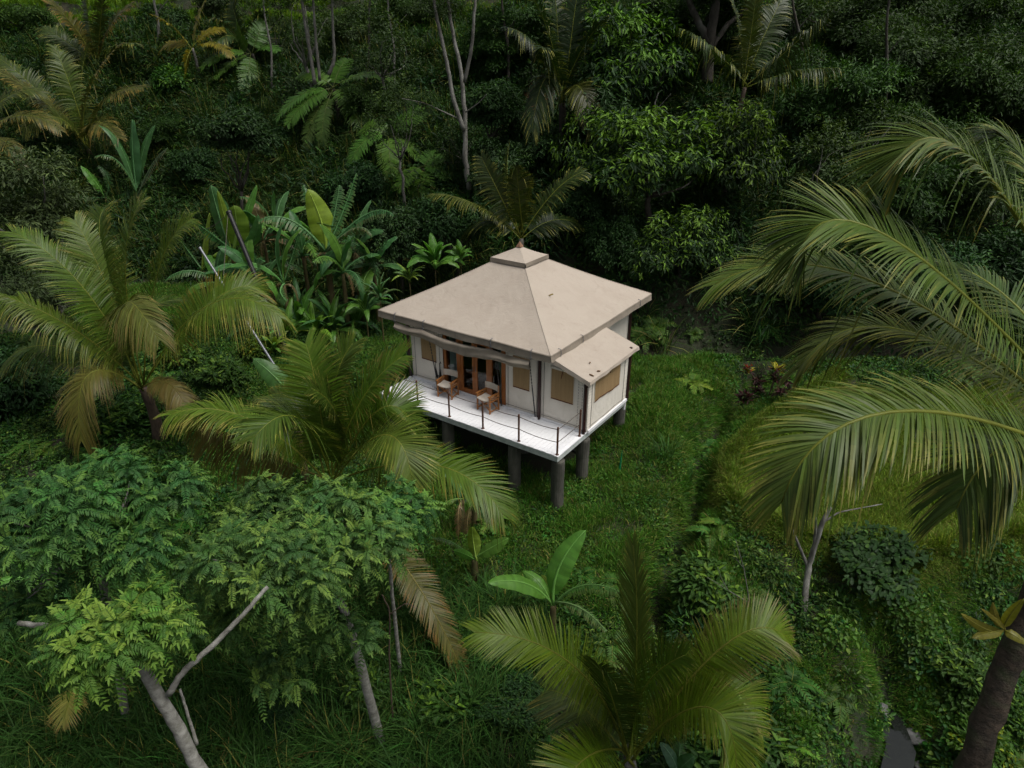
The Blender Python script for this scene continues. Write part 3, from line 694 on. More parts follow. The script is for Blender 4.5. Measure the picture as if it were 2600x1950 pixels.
def palm(name, label, crown, fronds, base=None, trunk_r=.13, n=80, ll=.85, lw=.042, bark='bark_grey', group='coconut palms in the valley', seed=1, seg=3, **kw):
    """fronds: list of (mid, tip, options) world points"""
    rng = np.random.default_rng(seed); crown = np.asarray(crown, float); deep = .7 if group.startswith('palms on') else 1.0
    if base is None: base = on_ground(crown[0], crown[1] + .1, -.15)
    e = empty(name, base); tag(e, label, 'palm tree', group); b0 = np.asarray(base, float)
    mb = MB(); t = np.linspace(0, 1, 14); P = b0 + (crown - b0) * t[:, None]; P[:, 0] += .12 * np.sin(t * 3)
    P = P - b0; mb.tube(P, trunk_r * (1.35 - .5 * t + .05 * np.sin(t * 60)), 10); mb.build('trunk', M[bark], e, True)
    for (mi, tp, o) in fronds:
        o = dict(o); mb = MB(); a = crown + rng.normal(0, trunk_r * .5, 3)
        k = dict(kw); k.update(o); nn = k.pop('n', n)
        if 'roll' not in o: k['roll'] = -.5 * math.tanh(2.0 * float((np.asarray(tp) - crown)[0]) / (np.linalg.norm(np.asarray(tp) - crown) + .01))
        k['col'] = np.asarray(k.get('col', OLIVE)) * deep
        frond(mb, a - b0, np.asarray(mi) - b0, np.asarray(tp) - b0, n=nn, ll=k.pop('ll', ll), lw=k.pop('lw', lw), rng=rng, seg=k.pop('seg', seg), **k)
        mb.build('frond', M['palm'], e, colour=True)
    return e
def palm_auto(name, label, crown, L=4.0, nf=14, seed=1, elev=(75, -15), col=OLIVE, rot=0.0, **kw):
    rng = np.random.default_rng(seed * 7 + 1); fr = []; crown = np.asarray(crown, float)
    for i in range(nf):
        az = rot + i * 2.399 + rng.normal(0, .2); f = i / max(1, nf - 1); el = R(elev[0] + (elev[1] - elev[0]) * f + rng.normal(0, 6)); l = L * rng.uniform(.85, 1.1)
        h = V3(math.cos(az), math.sin(az), 0); bend = .25 + .5 * f
        mi = crown + (h * math.cos(el) + V3(0, 0, math.sin(el))) * l * .52
        el2 = el - bend * 1.6; tp = mi + (h * math.cos(el2) + V3(0, 0, math.sin(el2))) * l * .5
        fr.append((mi, tp, dict(col=np.asarray(col) * rng.uniform(.75, 1.15), roll=rng.normal(0, .25))))
    return palm(name, label, crown, fr, seed=seed, **kw)

BAN, BAN_Y, BAN_D, BAN_B = (.075, .16, .028), (.155, .21, .03), (.045, .112, .042), (.17, .11, .06)
def banana_leaf(A, Mi, B, w=.5, col=BAN, torn=0.0, fold=.35, roll=0.0, rng=RNG, parent=None, origin=(0, 0, 0), name='leaf', face=.55):
    o = V3(*origin); n = 26; t = np.linspace(.0, 1, n + 1); P, T, acc = bez(np.asarray(A) - o, np.asarray(Mi) - o, np.asarray(B) - o, t); S, N = frame(T, acc + V3(0, face, -.1) * np.linalg.norm(np.asarray(B) - np.asarray(A)) * .6, roll)
    tb = np.clip((t - .14) / .86, 0, 1); prof = np.clip(np.sin(math.pi * tb ** .82), 0, 1) ** .55 * (tb > 0)
    mb = MB(); Ltot = np.linalg.norm(np.asarray(B) - np.asarray(A))
    for s in (-1, 1):
        if torn <= 0:
            rows = []
            for k in (0, .5, 1):
                f = fold * k; wv = .03 * w * np.sin(t * 23 + s) * k
                rows.append(P + s * S * (w * .5 * prof * k)[:, None] * math.cos(f) + N * (w * .5 * prof * k * -math.sin(f * .8) + wv + .1 * w * k * (1 - k) * prof)[:, None])
            V = np.stack(rows, 1).reshape(-1, 3); i = np.arange(n)[:, None] * 3; j = np.arange(2)[None, :]
            Q = np.stack([i + j, i + 3 + j, i + 4 + j, i + 1 + j], -1).reshape(-1, 4)
            C = jit(col, len(Q), .04, rng) * np.repeat(1 + .08 * np.sin(np.arange(n) * 2.1), 2)[:, None]
            mb.add(V, Q, qc=C)
        else:
            for k in range(4, n):
                f = fold + torn * abs(rng.normal(.3, .45)); sh = rng.uniform(.0, .35) * torn; g = (t[k + 1] - t[k]) * (.5 + .42 * rng.random())
                p0, T0, _ = bez(np.asarray(A) - o, np.asarray(Mi) - o, np.asarray(B) - o, np.array([t[k], t[k] + g])); wl = w * .5 * prof[k] * rng.uniform(.75, 1.05)
                m1 = p0 + s * S[k] * wl * .5 * math.cos(f * .6) - V3(0, 0, 1) * wl * .5 * math.sin(f * .6) + T0 * wl * .2
                m2 = m1 + s * S[k] * wl * .5 * math.cos(f * 1.3) - V3(0, 0, 1) * wl * .5 * math.sin(f * 1.3) + T0 * wl * .2
                m2 = m2 + (m2.mean(0) - m2) * .45
                V = [p0[0], p0[1], m1[1], m1[0], m2[1], m2[0]]
                c = jit(col, 2, .1, rng); c[1] = c[1] * (1 - .35 * torn) + np.asarray(BAN_B) * .35 * torn
                mb.add(V, [(0, 1, 2, 3), (3, 2, 4, 5)], qc=c)
    tt = np.linspace(0, 1, 12); Pm, _, _ = bez(np.asarray(A) - o, np.asarray(Mi) - o, np.asarray(B) - o, tt)
    mb.tube(Pm, .03 * (w / .5) * (1.1 - tt) + .004, 5, c=np.asarray(col) * 1.5 + .03)
    return mb.build(name, M['banana'], parent, colour=True)
def banana(label, crown, leaves, seed=1, base=None, name='banana_plant', r=.1, group='banana plants', cat='banana plant', dead=0):
    rng = np.random.default_rng(seed); crown = np.asarray(crown, float)
    base = on_ground(crown[0], crown[1], -.1) if base is None else np.asarray(base, float)
    e = empty(name, base); tag(e, label, cat, group)
    mb = MB(); t = np.linspace(0, 1, 9); mb.tube((crown - base) * t[:, None], r * (1.25 - .55 * t), 9, c=(.1, .09, .04)); 
    mb.build('stem', M['stem'], e, True)
    for (mi, tp, w, col, torn, *rest) in leaves:
        roll = rest[0] if rest else rng.normal(0, .25)
        banana_leaf(crown + rng.normal(0, .03, 3), mi, tp, w, col, torn, roll=roll, rng=rng, parent=e, origin=base)
    for k in range(dead):
        az = rng.uniform(0, 6.28); h = V3(math.cos(az), math.sin(az), 0); l = rng.uniform(.7, 1.2)
        banana_leaf(crown - V3(0, 0, .1), crown + h * l * .35 - V3(0, 0, .15 * l), crown + h * l * .45 - V3(0, 0, .9 * l), .3, BAN_B, .9, rng=rng, parent=e, origin=base, name='dead_leaf')
    return e
def banana_auto(label, crown, L=1.8, nl=8, w=.5, seed=1, rot=0, cols=(BAN, BAN_D, BAN_Y), torn=.5, elev=(80, -10), dead=1, **kw):
    rng = np.random.default_rng(seed * 13 + 3); crown = np.asarray(crown, float); lv = []
    for i in range(nl):
        f = i / max(1, nl - 1); az = rot + i * 2.4 + rng.normal(0, .25); el = R(elev[0] + (elev[1] - elev[0]) * f + rng.normal(0, 8)); l = L * rng.uniform(.75, 1.1)
        h = V3(math.cos(az), math.sin(az), 0); mi = crown + (h * math.cos(el) + V3(0, 0, math.sin(el))) * l * .55; el2 = el - .5 - .7 * f
        tp = mi + (h * math.cos(el2) + V3(0, 0, math.sin(el2))) * l * .48
        lv.append((mi, tp, w * rng.uniform(.8, 1.1), cols[int(rng.integers(len(cols)))], 0.0 if (i < 2 or rng.random() > torn) else rng.uniform(.4, 1.0)))
    return banana(label, crown, lv, seed=seed, dead=dead, **kw)
M['stem'] = surf('banana_stem', (.1, .1, .035), (.075, .045, .022), 6, vscale=(1, 1, .25), bs=.4, bd=.02)

def leaves(mb, P, D, N, L, Wd, C, bend=.25, shape=1):
    """many leaves at once: P base points, D directions, N normals, L lengths, Wd widths, C colours"""
    P, D, N = (np.asarray(x, float) for x in (P, D, N)); n = len(P); L = np.broadcast_to(L, n)[:, None]; Wd = np.broadcast_to(Wd, n)[:, None]
    S = unit(np.cross(D, N)); N = np.cross(S, D); dn = -N * bend
    if shape == 0:
        V = np.stack([P, P + D * L * .5 + S * Wd * .5 + N * Wd * .12, P + D * L + dn * L * .5, P + D * L * .5 - S * Wd * .5 + N * Wd * .12], 1).reshape(-1, 3)
        i = np.arange(n)[:, None] * 4; T = np.concatenate([i + np.array([[0, 1, 2]]), i + np.array([[0, 2, 3]])], 1).reshape(-1, 3)
        mb.add(V, None, T, tc=np.repeat(C, 2, 0))
    else:
        f = N * Wd * .16
        V = np.stack([P, P + D * L * .28 + S * Wd * .42 + f, P + D * L * .66 + S * Wd * .36 + f + dn * L * .35, P + D * L + dn * L * .8,
                      P + D * L * .66 - S * Wd * .36 + f + dn * L * .35, P + D * L * .28 - S * Wd * .42 + f], 1).reshape(-1, 3)
        i = np.arange(n)[:, None] * 6
        Q = np.concatenate([i + np.array([[0, 1, 2, 3]]), i + np.array([[0, 3, 4, 5]])], 1).reshape(-1, 4)
        mb.add(V, Q, qc=np.repeat(C, 2, 0))
def rdir(n, rng): return unit(rng.normal(0, 1, (n, 3)))

def crown_mesh(name, seed, nl=16, ncl=420, per=14, leaf=(.075, .032), spread=.11, cols=((.035, .075, .016), (.06, .115, .022)), young=(.13, .2, .035), ytop=.25, droop=.5, shape=0, flat=.75, mat='leaf_tree', hang=0.0, lobe=(.26, .46)):
    """unit-radius crown: overlapping lobes carrying clusters of leaves"""
    rng = np.random.default_rng(seed); mb = MB()
    LC = rdir(nl, rng) * rng.uniform(.3, .78, (nl, 1)); LC[:, 2] *= flat; LR = rng.uniform(*lobe, nl)
    k = rng.choice(nl, ncl, p=LR ** 2 / (LR ** 2).sum()); u = rdir(ncl, rng); u[:, 2] = np.where(u[:, 2] < -.2, -u[:, 2] * .6, u[:, 2]); u = unit(u)
    rad = LR[k] * np.where(rng.random(ncl) < .72, rng.uniform(.85, 1.08, ncl), rng.uniform(.3, .85, ncl))
    CC = LC[k] + u * rad[:, None]
    ncl_ = len(CC); out = unit(u * .7 + unit(CC) * .5 + V3(0, 0, .25))
    n = ncl_ * per; ci = np.repeat(np.arange(ncl_), per)
    ang = rng.uniform(0, 2 * math.pi, n); o = out[ci]; a = unit(np.cross(o, V3(.3, .2, 1))); b = np.cross(o, a)
    side = a * np.cos(ang)[:, None] + b * np.sin(ang)[:, None]; f = rng.uniform(.15, 1, n)[:, None]
    D = unit(o * (1.05 - f) + side * f * 1.1 + V3(0, 0, -1) * droop * rng.uniform(.3, 1.2, (n, 1)))
    Nn = unit(o * .6 + V3(0, 0, .9) + rng.normal(0, .35, (n, 3)))
    P = CC[ci] + side * spread * rng.uniform(.05, .9, (n, 1)) + o * spread * rng.normal(0, .45, (n, 1)) - V3(0, 0, 1) * hang * rng.random((n, 1)) * spread * 3
    mixv = rng.random(ncl_)[ci][:, None]; C = np.asarray(cols[0]) * (1 - mixv) + np.asarray(cols[1]) * mixv
    yg = (rng.random(ncl_) < ytop * (.4 + .9 * np.clip(CC[:, 2] + .2, 0, 1)))[ci] & (rng.random(n) < .55)
    C = np.where(yg[:, None], np.asarray(young)[None, :], C) * np.exp(rng.normal(0, .16, (n, 1)))
    leaves(mb, P, D, Nn, leaf[0] * rng.uniform(.7, 1.25, n), leaf[1] * rng.uniform(.75, 1.2, n), C, .3, shape)
    me = mb.mesh(name, M[mat], colour=True); me['lobes'] = [float(x) for x in LC.ravel()]
    return me
def branch_tube(mb, a, b, r0, r1, rng, sag=.08, k=7):
    t = np.linspace(0, 1, k)[:, None]; a, b = np.asarray(a, float), np.asarray(b, float); L = np.linalg.norm(b - a)
    P = a + (b - a) * t + np.sin(t * math.pi) * rng.normal(0, sag * L, (1, 3)) + np.concatenate([np.zeros((1, 3)), rng.normal(0, .018 * L, (k - 2, 3)), np.zeros((1, 3))])
    mb.tube(P, r0 + (r1 - r0) * t[:, 0], 7); return P
def tree(name, label, centre, rad, mesh, rz=0.0, bark='bark_brown', tr=.12, base=None, group=None, cat='tree', seed=1, limbs=7, shrub=False, tiltx=0.0):
    rng = np.random.default_rng(seed * 31 + 7); c = np.asarray(centre, float); rad = np.asarray((rad,) * 3 if np.isscalar(rad) else rad, float)
    base = on_ground(c[0] + rng.normal(0, .2), c[1] + rad[1] * .15, -.1) if base is None else np.asarray(base, float)
    if base[2] > c[2] - rad[2] * .4: base = V3(c[0], c[1], c[2] - rad[2] * .8)
    e = empty(name, base); tag(e, label, cat, group)
    mb = MB(); fork = base + (c - base) * .62; branch_tube(mb, V3(0, 0, 0), fork - base, tr * 1.25, tr * .75, rng, .04)
    mb.build('trunk', M[bark], e, True)
    LC = np.array(mesh['lobes']).reshape(-1, 3); Rz = np.array([[math.cos(rz), -math.sin(rz), 0], [math.sin(rz), math.cos(rz), 0], [0, 0, 1]])
    for i in rng.choice(len(LC), min(limbs, len(LC)), replace=False):
        q = c + (Rz @ (LC[i] * rad * .95)) - base; mb = MB(); branch_tube(mb, fork - base, q, tr * .55, tr * .12, rng, .1)
        mb.build('branch', M[bark], e, True)
    o = link_mesh('crown', mesh, e, c - base, (tiltx, 0, rz), rad)
    return e

# scatter of ground cover as geometry-node instances on a point cloud
def scatter(name, label, cat, P, rot, scl, idx, meshes):
    n = len(P); me = bpy.data.meshes.new(name); me.vertices.add(n); me.vertices.foreach_set('co', np.asarray(P, np.float32).ravel())
    a = me.attributes.new('rot', 'FLOAT_VECTOR', 'POINT'); a.data.foreach_set('vector', np.asarray(rot, np.float32).ravel())
    a = me.attributes.new('scl', 'FLOAT', 'POINT'); a.data.foreach_set('value', np.asarray(scl, np.float32))
    a = me.attributes.new('idx', 'INT', 'POINT'); a.data.foreach_set('value', np.asarray(idx, np.int32))
    o = link_mesh(name, me); tag(o, label, cat, kind='stuff')
    g = bpy.data.node_groups.new(name + '_scatter', 'GeometryNodeTree')
    g.interface.new_socket('Geometry', in_out='INPUT', socket_type='NodeSocketGeometry'); g.interface.new_socket('Geometry', in_out='OUTPUT', socket_type='NodeSocketGeometry')
    N_ = g.nodes; gi = N_.new('NodeGroupInput'); go = N_.new('NodeGroupOutput'); jn = N_.new('GeometryNodeJoinGeometry')
    for m in reversed(meshes):
        src = bpy.data.objects.new(m.name + '_source', m); oi = N_.new('GeometryNodeObjectInfo'); oi.inputs['Object'].default_value = src; oi.inputs['As Instance'].default_value = True
        g.links.new(oi.outputs['Geometry'], jn.inputs[0])
    ip = N_.new('GeometryNodeInstanceOnPoints'); g.links.new(gi.outputs[0], ip.inputs['Points']); g.links.new(jn.outputs[0], ip.inputs['Instance'])
    ip.inputs['Pick Instance'].default_value = True
    for an, ty, sock in (('idx', 'INT', 'Instance Index'), ('rot', 'FLOAT_VECTOR', 'Rotation'), ('scl', 'FLOAT', 'Scale')):
        na = N_.new('GeometryNodeInputNamedAttribute'); na.data_type = ty; na.inputs['Name'].default_value = an; g.links.new(na.outputs[0], ip.inputs[sock])
    g.links.new(ip.outputs[0], go.inputs[0])
    md = o.modifiers.new('scatter', 'NODES'); md.node_group = g
    return o
# ------------------------------------------------------------------ ground cover (uncountable)
def normals(X, Y):
    h = .15; gx = (height(X + h, Y) - height(X - h, Y)) / (2 * h); gy = (height(X, Y + h) - height(X, Y - h)) / (2 * h)
    return unit(np.stack([-gx, -gy, np.ones_like(gx)], -1))
def eulers(n, spin, k=.6):
    n = unit(n * k + V3(0, 0, 1) * (1 - k)); ax = np.stack([-n[:, 1], n[:, 0], 0 * n[:, 0]], -1); s = np.linalg.norm(ax, axis=1); ax = unit(ax); c = n[:, 2]
    K = np.zeros((len(n), 3, 3)); K[:, 0, 1] = -ax[:, 2]; K[:, 0, 2] = ax[:, 1]; K[:, 1, 0] = ax[:, 2]; K[:, 1, 2] = -ax[:, 0]; K[:, 2, 0] = -ax[:, 1]; K[:, 2, 1] = ax[:, 0]
    Rm = np.eye(3)[None] + s[:, None, None] * K + (1 - c)[:, None, None] * (K @ K)
    Z = np.zeros_like(K); Z[:, 0, 0] = np.cos(spin); Z[:, 0, 1] = -np.sin(spin); Z[:, 1, 0] = np.sin(spin); Z[:, 1, 1] = np.cos(spin); Z[:, 2, 2] = 1
    Rm = Rm @ Z
    return np.stack([np.arctan2(Rm[:, 2, 1], Rm[:, 2, 2]), np.arcsin(np.clip(-Rm[:, 2, 0], -1, 1)), np.arctan2(Rm[:, 1, 0], Rm[:, 0, 0])], -1)
def sample(n, x0, x1, y0, y1, mask, rng, wedge=1.0):
    X = rng.uniform(x0, x1, n); Y = rng.uniform(y0, y1, n)
    ok = (np.abs(X) < wedge * (Y * .92 + 5.5)) & (rng.random(n) < mask(X, Y)); return X[ok], Y[ok]
def house_uv(X, Y):
    dx, dy = X - HX, Y - HY; return dx * HC + dy * HS, -dx * HS + dy * HC
def under_house(X, Y):
    u, v = house_uv(X, Y); return ((u > -6.5) & (u < -.7) & (v > 1.0) & (v < 7.4)).astype(float)
def dmask(X, Y): return np.exp(-(seg_dist(X, Y, DITCH) / .26) ** 2)
def brookm(X, Y): return sstep(X, 4, 6) * np.exp(-((Y - foot_y(X) + 1.3) / .6) ** 4) + np.exp(-(seg_dist(X, Y, STREAM) / .28) ** 4)

def grass_tuft(name, nb, h, r, w, col, seed, curve=.6, dry=.05, young=None):
    rng = np.random.default_rng(seed); mb = MB(); a = rng.uniform(0, 2 * math.pi, nb); rr = r * np.sqrt(rng.random(nb))
    P = np.stack([rr * np.cos(a), rr * np.sin(a), -.02 + 0 * a], -1); az = a + rng.normal(0, .9, nb); H = h * rng.uniform(.55, 1.15, nb); lean = rng.uniform(.15, 1, nb) * curve
    out = np.stack([np.cos(az), np.sin(az), 0 * az], -1); sd = np.stack([-np.sin(az), np.cos(az), 0 * az], -1)
    rows = []
    for k, ww in ((0, .8), (.4, 1), (.75, .75), (1, .06)):
        c = P + out * (H * lean * k * k)[:, None] + V3(0, 0, 1) * (H * (k - .45 * lean * k ** 3))[:, None]; rows += [c - sd * w * ww / 2, c + sd * w * ww / 2]
    V = np.stack(rows, 1).reshape(-1, 3); i = np.arange(nb)[:, None] * 8
    Q = np.concatenate([i + np.array([[2 * j, 2 * j + 1, 2 * j + 3, 2 * j + 2]]) for j in range(3)], 1).reshape(-1, 4)
    C = jit(col, nb, .18, rng); d = rng.random(nb) < dry; C[d] = jit((.2, .16, .07), d.sum(), .2, rng)
    mb.add(V, Q, qc=np.repeat(C, 3, 0)); return mb.mesh(name, M['grass'])
def leaf_clump(name, n, r, h, leaf, col, seed, young=(.1, .17, .03), yf=.15, shape=1, droop=.3):
    rng = np.random.default_rng(seed); mb = MB(); a = rng.uniform(0, 2 * math.pi, n); q = np.sqrt(rng.random(n)); 
    P = np.stack([r * q * np.cos(a), r * q * np.sin(a), h * (1 - q * q) * rng.uniform(.5, 1, n) + .02], -1)
    out = unit(P * V3(1, 1, .6) + rng.normal(0, .25 * r, (n, 3))); D = unit(out + V3(0, 0, -droop) * rng.uniform(0, 1.6, (n, 1)) + rng.normal(0, .3, (n, 3))); N = unit(V3(0, 0, 1) + out * .4 + rng.normal(0, .3, (n, 3)))
    C = jit(col, n, .2, rng); y = rng.random(n) < yf; C[y] = jit(young, y.sum(), .15, rng)
    leaves(mb, P, D, N, leaf[0] * rng.uniform(.6, 1.25, n), leaf[1] * rng.uniform(.6, 1.2, n), C, .25, shape); return mb.mesh(name, M['leaf'])
def fern_clump(name, nf, L, col, seed, n=14):
    rng = np.random.default_rng(seed); mb = MB()
    for i in range(nf):
        az = i * 2.4 + rng.normal(0, .3); h = V3(math.cos(az), math.sin(az), 0); l = L * rng.uniform(.7, 1.1); e = rng.uniform(.5, 1.2)
        frond(mb, (0, 0, 0), h * l * .45 * math.cos(e) + V3(0, 0, l * .45 * math.sin(e)), h * l * (.75 + .2 * math.cos(e)) + V3(0, 0, l * .25 * math.sin(e) - .05 * l), n=n, ll=.3 * l, lw=.075 * l, col=np.asarray(col) * rng.uniform(.7, 1.3), tipf=.05, droop=.15, seg=2, t0=.12, a0=80, a1=45, rr=.01 * l, rng=rng)
    return mb.mesh(name, M['leaf'])
G1, G2, G3 = (.05, .105, .018), (.03, .07, .016), (.075, .14, .022)
lawn_m = [grass_tuft('lawn_tuft_%d' % i, 46, h, .3, .014, c, i, .8, .06) for i, (h, c) in enumerate(((.2, (.05, .122, .015)), (.3, (.064, .138, .018)), (.16, (.042, .105, .016)), (.26, (.085, .125, .025))))]
weed_m = [leaf_clump('weed_%d' % i, 40, .28, .14, (.085, .045), c, 20 + i, yf=.2) for i, c in enumerate(((.04, .1, .018), (.055, .115, .02), (.03, .08, .02)))]
vine_m = [leaf_clump('vine_%d' % i, 60, .42, .2, (.13, .095), c, 30 + i, yf=.1) for i, c in enumerate(((.028, .072, .014), (.038, .09, .016), (.02, .06, .016)))]
shrub_m = [leaf_clump('undershrub_%d' % i, 110, .5, .55, lf, c, 40 + i, yf=.18, droop=.5) for i, (lf, c) in enumerate((((.15, .055), (.03, .068, .015)), ((.11, .06), (.038, .085, .018)), ((.2, .06), (.026, .06, .02))))]
fern_m = [fern_clump('fern_%d' % i, 9, .75, c, 50 + i) for i, c in enumerate(((.045, .1, .018), (.06, .13, .02)))]
tall_m = [grass_tuft('tall_tuft_%d' % i, 34, h, .22, .022, c, 60 + i, 1.15, .09) for i, (h, c) in enumerate(((.95, (.04, .09, .025)), (1.2, (.05, .1, .03)), (.75, (.035, .08, .018))))]
rice_m = [grass_tuft('rice_tuft_%d' % i, 40, .5, .16, .016, c, 70 + i, .75, .12) for i, c in enumerate(((.13, .17, .022), (.105, .155, .02), (.15, .17, .03)))]
far_rice_m = [grass_tuft('far_rice_tuft_%d' % i, 40, .55, .5, .05, c, 75 + i, .6, .05) for i, c in enumerate(((.13, .19, .022), (.1, .16, .02)))]

hill_m = [leaf_clump('hillshrub_%d' % i, 110, .5, .6, lf, c, 80 + i, yf=.14, young=(.06, .11, .025), droop=.5) for i, (lf, c) in enumerate((((.15, .055), (.018, .044, .011)), ((.11, .06), (.024, .056, .012)), ((.2, .06), (.016, .04, .014)), ((.13, .04), (.03, .056, .014))))]  # darker copies of the valley shrubs, forest shade put into the leaf colours
hillvine_m = [leaf_clump('hillvine_%d' % i, 60, .42, .2, (.13, .095), c, 90 + i, yf=.1, young=(.05, .1, .02)) for i, c in enumerate(((.016, .04, .01), (.022, .052, .012)))]  # vines with the hillside shade in their colour
hillgrass_m = [grass_tuft('hillgrass_%d' % i, 34, h, .22, .026, c, 95 + i, 1.15, .07) for i, (h, c) in enumerate(((.95, (.024, .052, .014)), (1.2, (.03, .06, .016))))]  # grass with the hillside shade in its colour
def cover(name, label, cat, parts, seed):
    """parts: list of (meshes, X, Y, size lo, size hi, tilt)"""
    P, Rr, S, I = [], [], [], []; ms = []; rng = np.random.default_rng(seed)
    for (meshes, X, Y, lo, hi, k) in parts:
        n = len(X); P.append(np.stack([X, Y, height(X, Y)], -1)); Rr.append(eulers(normals(X, Y), rng.uniform(0, 6.283, n), k)); S.append(rng.uniform(lo, hi, n)); I.append(rng.integers(0, len(meshes), n) + len(ms)); ms += meshes
    return scatter(name, label, cat, np.concatenate(P), np.concatenate(Rr), np.concatenate(S), np.concatenate(I), ms)
rg = np.random.default_rng(3)
def lawnm(X, Y):
    d = Y - foot_y(X); m = sstep(X, -13, -8) * (1 - sstep(X, 6.0 + 2.6 * sstep(Y, 16.5, 18.5), 7.2 + 2.6 * sstep(Y, 16.5, 18.5))) * sstep(Y, 11.2, 13.5) * (1 - sstep(d, -2.5, 0)) + (1 - sstep(X, -14, -9)) * sstep(Y, 25, 28) * (1 - sstep(d, -2, 0))
    return np.clip(m, 0, 1) * (1 - np.exp(-(seg_dist(X, Y, BUND) / .42) ** 4)) * (1 - under_house(X, Y)) * (1 - dmask(X, Y)) * (1 - brookm(X, Y)) * np.clip(.75 + .5 * wob(X, Y, .9, 7), .25, 1)
lx, ly = sample(42000, -22, 11, 11, 36, lawnm, rg)
wx, wy = sample(17000, -22, 11, 11, 36, lambda X, Y: lawnm(X, Y) * np.clip(wob(X, Y, .6, 2) * 1.4 + .45, .1, 1), rg)
cover('lawn_grass', 'short bright green grass and low weeds around the tent lodge', 'grass', [(lawn_m, lx, ly, .5, 1.35, .8), (weed_m, wx, wy, .5, 1.5, .7)], 1)
def nearm(X, Y): return (1 - .85 * np.exp(-(seg_dist(X, Y, BUND) / .75) ** 4)) * (1 - brookm(X, Y)) * (1 - .6 * dmask(X, Y)) * (1 - sstep(Y, 11.8, 14.5) * (1 - sstep(X, 5.8 + 2.4 * sstep(Y, 16.5, 18.5), 7.0 + 2.4 * sstep(Y, 16.5, 18.5))) * sstep(X, -8, -3)) * (1 - in_rice(X, Y))
vx, vy = sample(24000, -24, 26, 4, 29, lambda X, Y: nearm(X, Y) * (1 - sstep(Y - foot_y(X), -2, 0)) * np.clip(.55 + wob(X, Y, .5, 5), .08, 1), rg)
sx_, sy_ = sample(9000, -24, 26, 4, 30, lambda X, Y: nearm(X, Y) * (1 - sstep(X, 5, 7) * .75) * (1 - sstep(Y - foot_y(X), -2, 0)) * np.clip(.4 + wob(X, Y, .4, 9), .02, 1) * .55, rg)
fx, fy = sample(5000, -24, 26, 4, 29, lambda X, Y: nearm(X, Y) * np.clip(wob(X, Y, .45, 11) * .9 + .1, .03, 1) * .5, rg)
cover('creeping_undergrowth', 'low creeping vines, ferns and leafy weeds covering the valley floor', 'undergrowth', [(vine_m, vx, vy, .55, 1.15, .85), (shrub_m, sx_, sy_, .5, 1.2, .4), (fern_m, fx, fy, .5, 1.1, .6)], 2)
mx_, my_ = sample(26000, 5, 18, 7, 26, lambda X, Y: (1 - in_rice(X, Y)) * (1 - brookm(X, Y)) * np.clip((.5 + wob(X, Y, .5, 3)) * (1 - .5 * sstep(Y, 15, 17)) , .1, 1) * (1 - np.exp(-(seg_dist(X, Y, BUND) / .42) ** 4)), rg)
bnx, bny = sample(30000, 5.5, 18, 13, 26, lambda X, Y: np.exp(-(seg_dist(X, Y, BUND) / .42) ** 4), rg)
bund_m = [grass_tuft('bund_tuft_%d' % i, 46, .13, .26, .014, c, 85 + i, .9, .1) for i, c in enumerate(((.1, .135, .02), (.085, .125, .018), (.11, .13, .026)))]
cover('bund_grass', 'short yellow green turf on the curved bund round the rice field', 'grass', [(bund_m, bnx, bny, .7, 1.2, .95)], 14)
cover('mound_grass', 'dense mossy short grass over the curved bund and mounds at right', 'grass', [(lawn_m, mx_, my_, .5, .95, .95)], 4)
tx, ty = sample(3600, -16, 2.5, 5, 13.5, lambda X, Y: sstep(-X, -1.5, 1.5) * np.clip(.75 + .6 * wob(X, Y, .5, 8), .1, 1), rg)
cover('tall_grass', 'long arching grass blades on the slope below the trees', 'grass', [(tall_m, tx, ty, .7, 1.25, .3)], 5)
rx, ry = sample(30000, 6.4, 26, 13.5, 26, lambda X, Y: in_rice(X, Y) ** 2, rg)
cover('rice_crop', 'yellow green rice plants filling the curved terrace field', 'rice', [(rice_m, rx, ry, .7, 1.2, .1)], 6)
# hillside
def hillm(X, Y): d = Y - foot_y(X); return sstep(d, -1.0, 1.0) * (1 - sstep(d, 23, 26))
hx, hy = sample(16000, -50, 50, 27, 60, lambda X, Y: hillm(X, Y) * np.clip(.8 + .6 * wob(X, Y, .25, 12), .2, 1), rg)
h2x, h2y = sample(13000, -50, 50, 27, 60, lambda X, Y: hillm(X, Y) * np.clip(.3 + wob(X, Y, .18, 15) + .6 * (1 - sstep(X, -6, 0)), .05, 1), rg)
h3x, h3y = sample(6000, -50, 50, 27, 60, lambda X, Y: hillm(X, Y) * np.clip(wob(X, Y, .3, 17), 0, 1), rg)
h4x, h4y = sample(12000, -50, 50, 27, 60, lambda X, Y: hillm(X, Y) * .8, rg)
cover('hillside_undergrowth', 'dark tangled undergrowth of shrubs, ferns and grass on the hillside', 'undergrowth', [(hill_m, hx, hy, .7, 2.5, .45), (hillgrass_m, h2x, h2y, .8, 1.9, .4), (fern_m, h3x, h3y, .9, 1.9, .5), (hillvine_m, h4x, h4y, .9, 1.7, .95)], 7)
ux, uy = sample(38000, -75, 75, 50, 92, lambda X, Y: sstep(Y - foot_y(X), 22, 25) * np.clip(.7 + .5 * wob(X, Y, .3, 4), .2, 1), rg)
cover('terrace_rice', 'bright green rice on the terraces at the hilltop', 'rice', [(far_rice_m, ux, uy, .8, 1.3, .2)], 8)
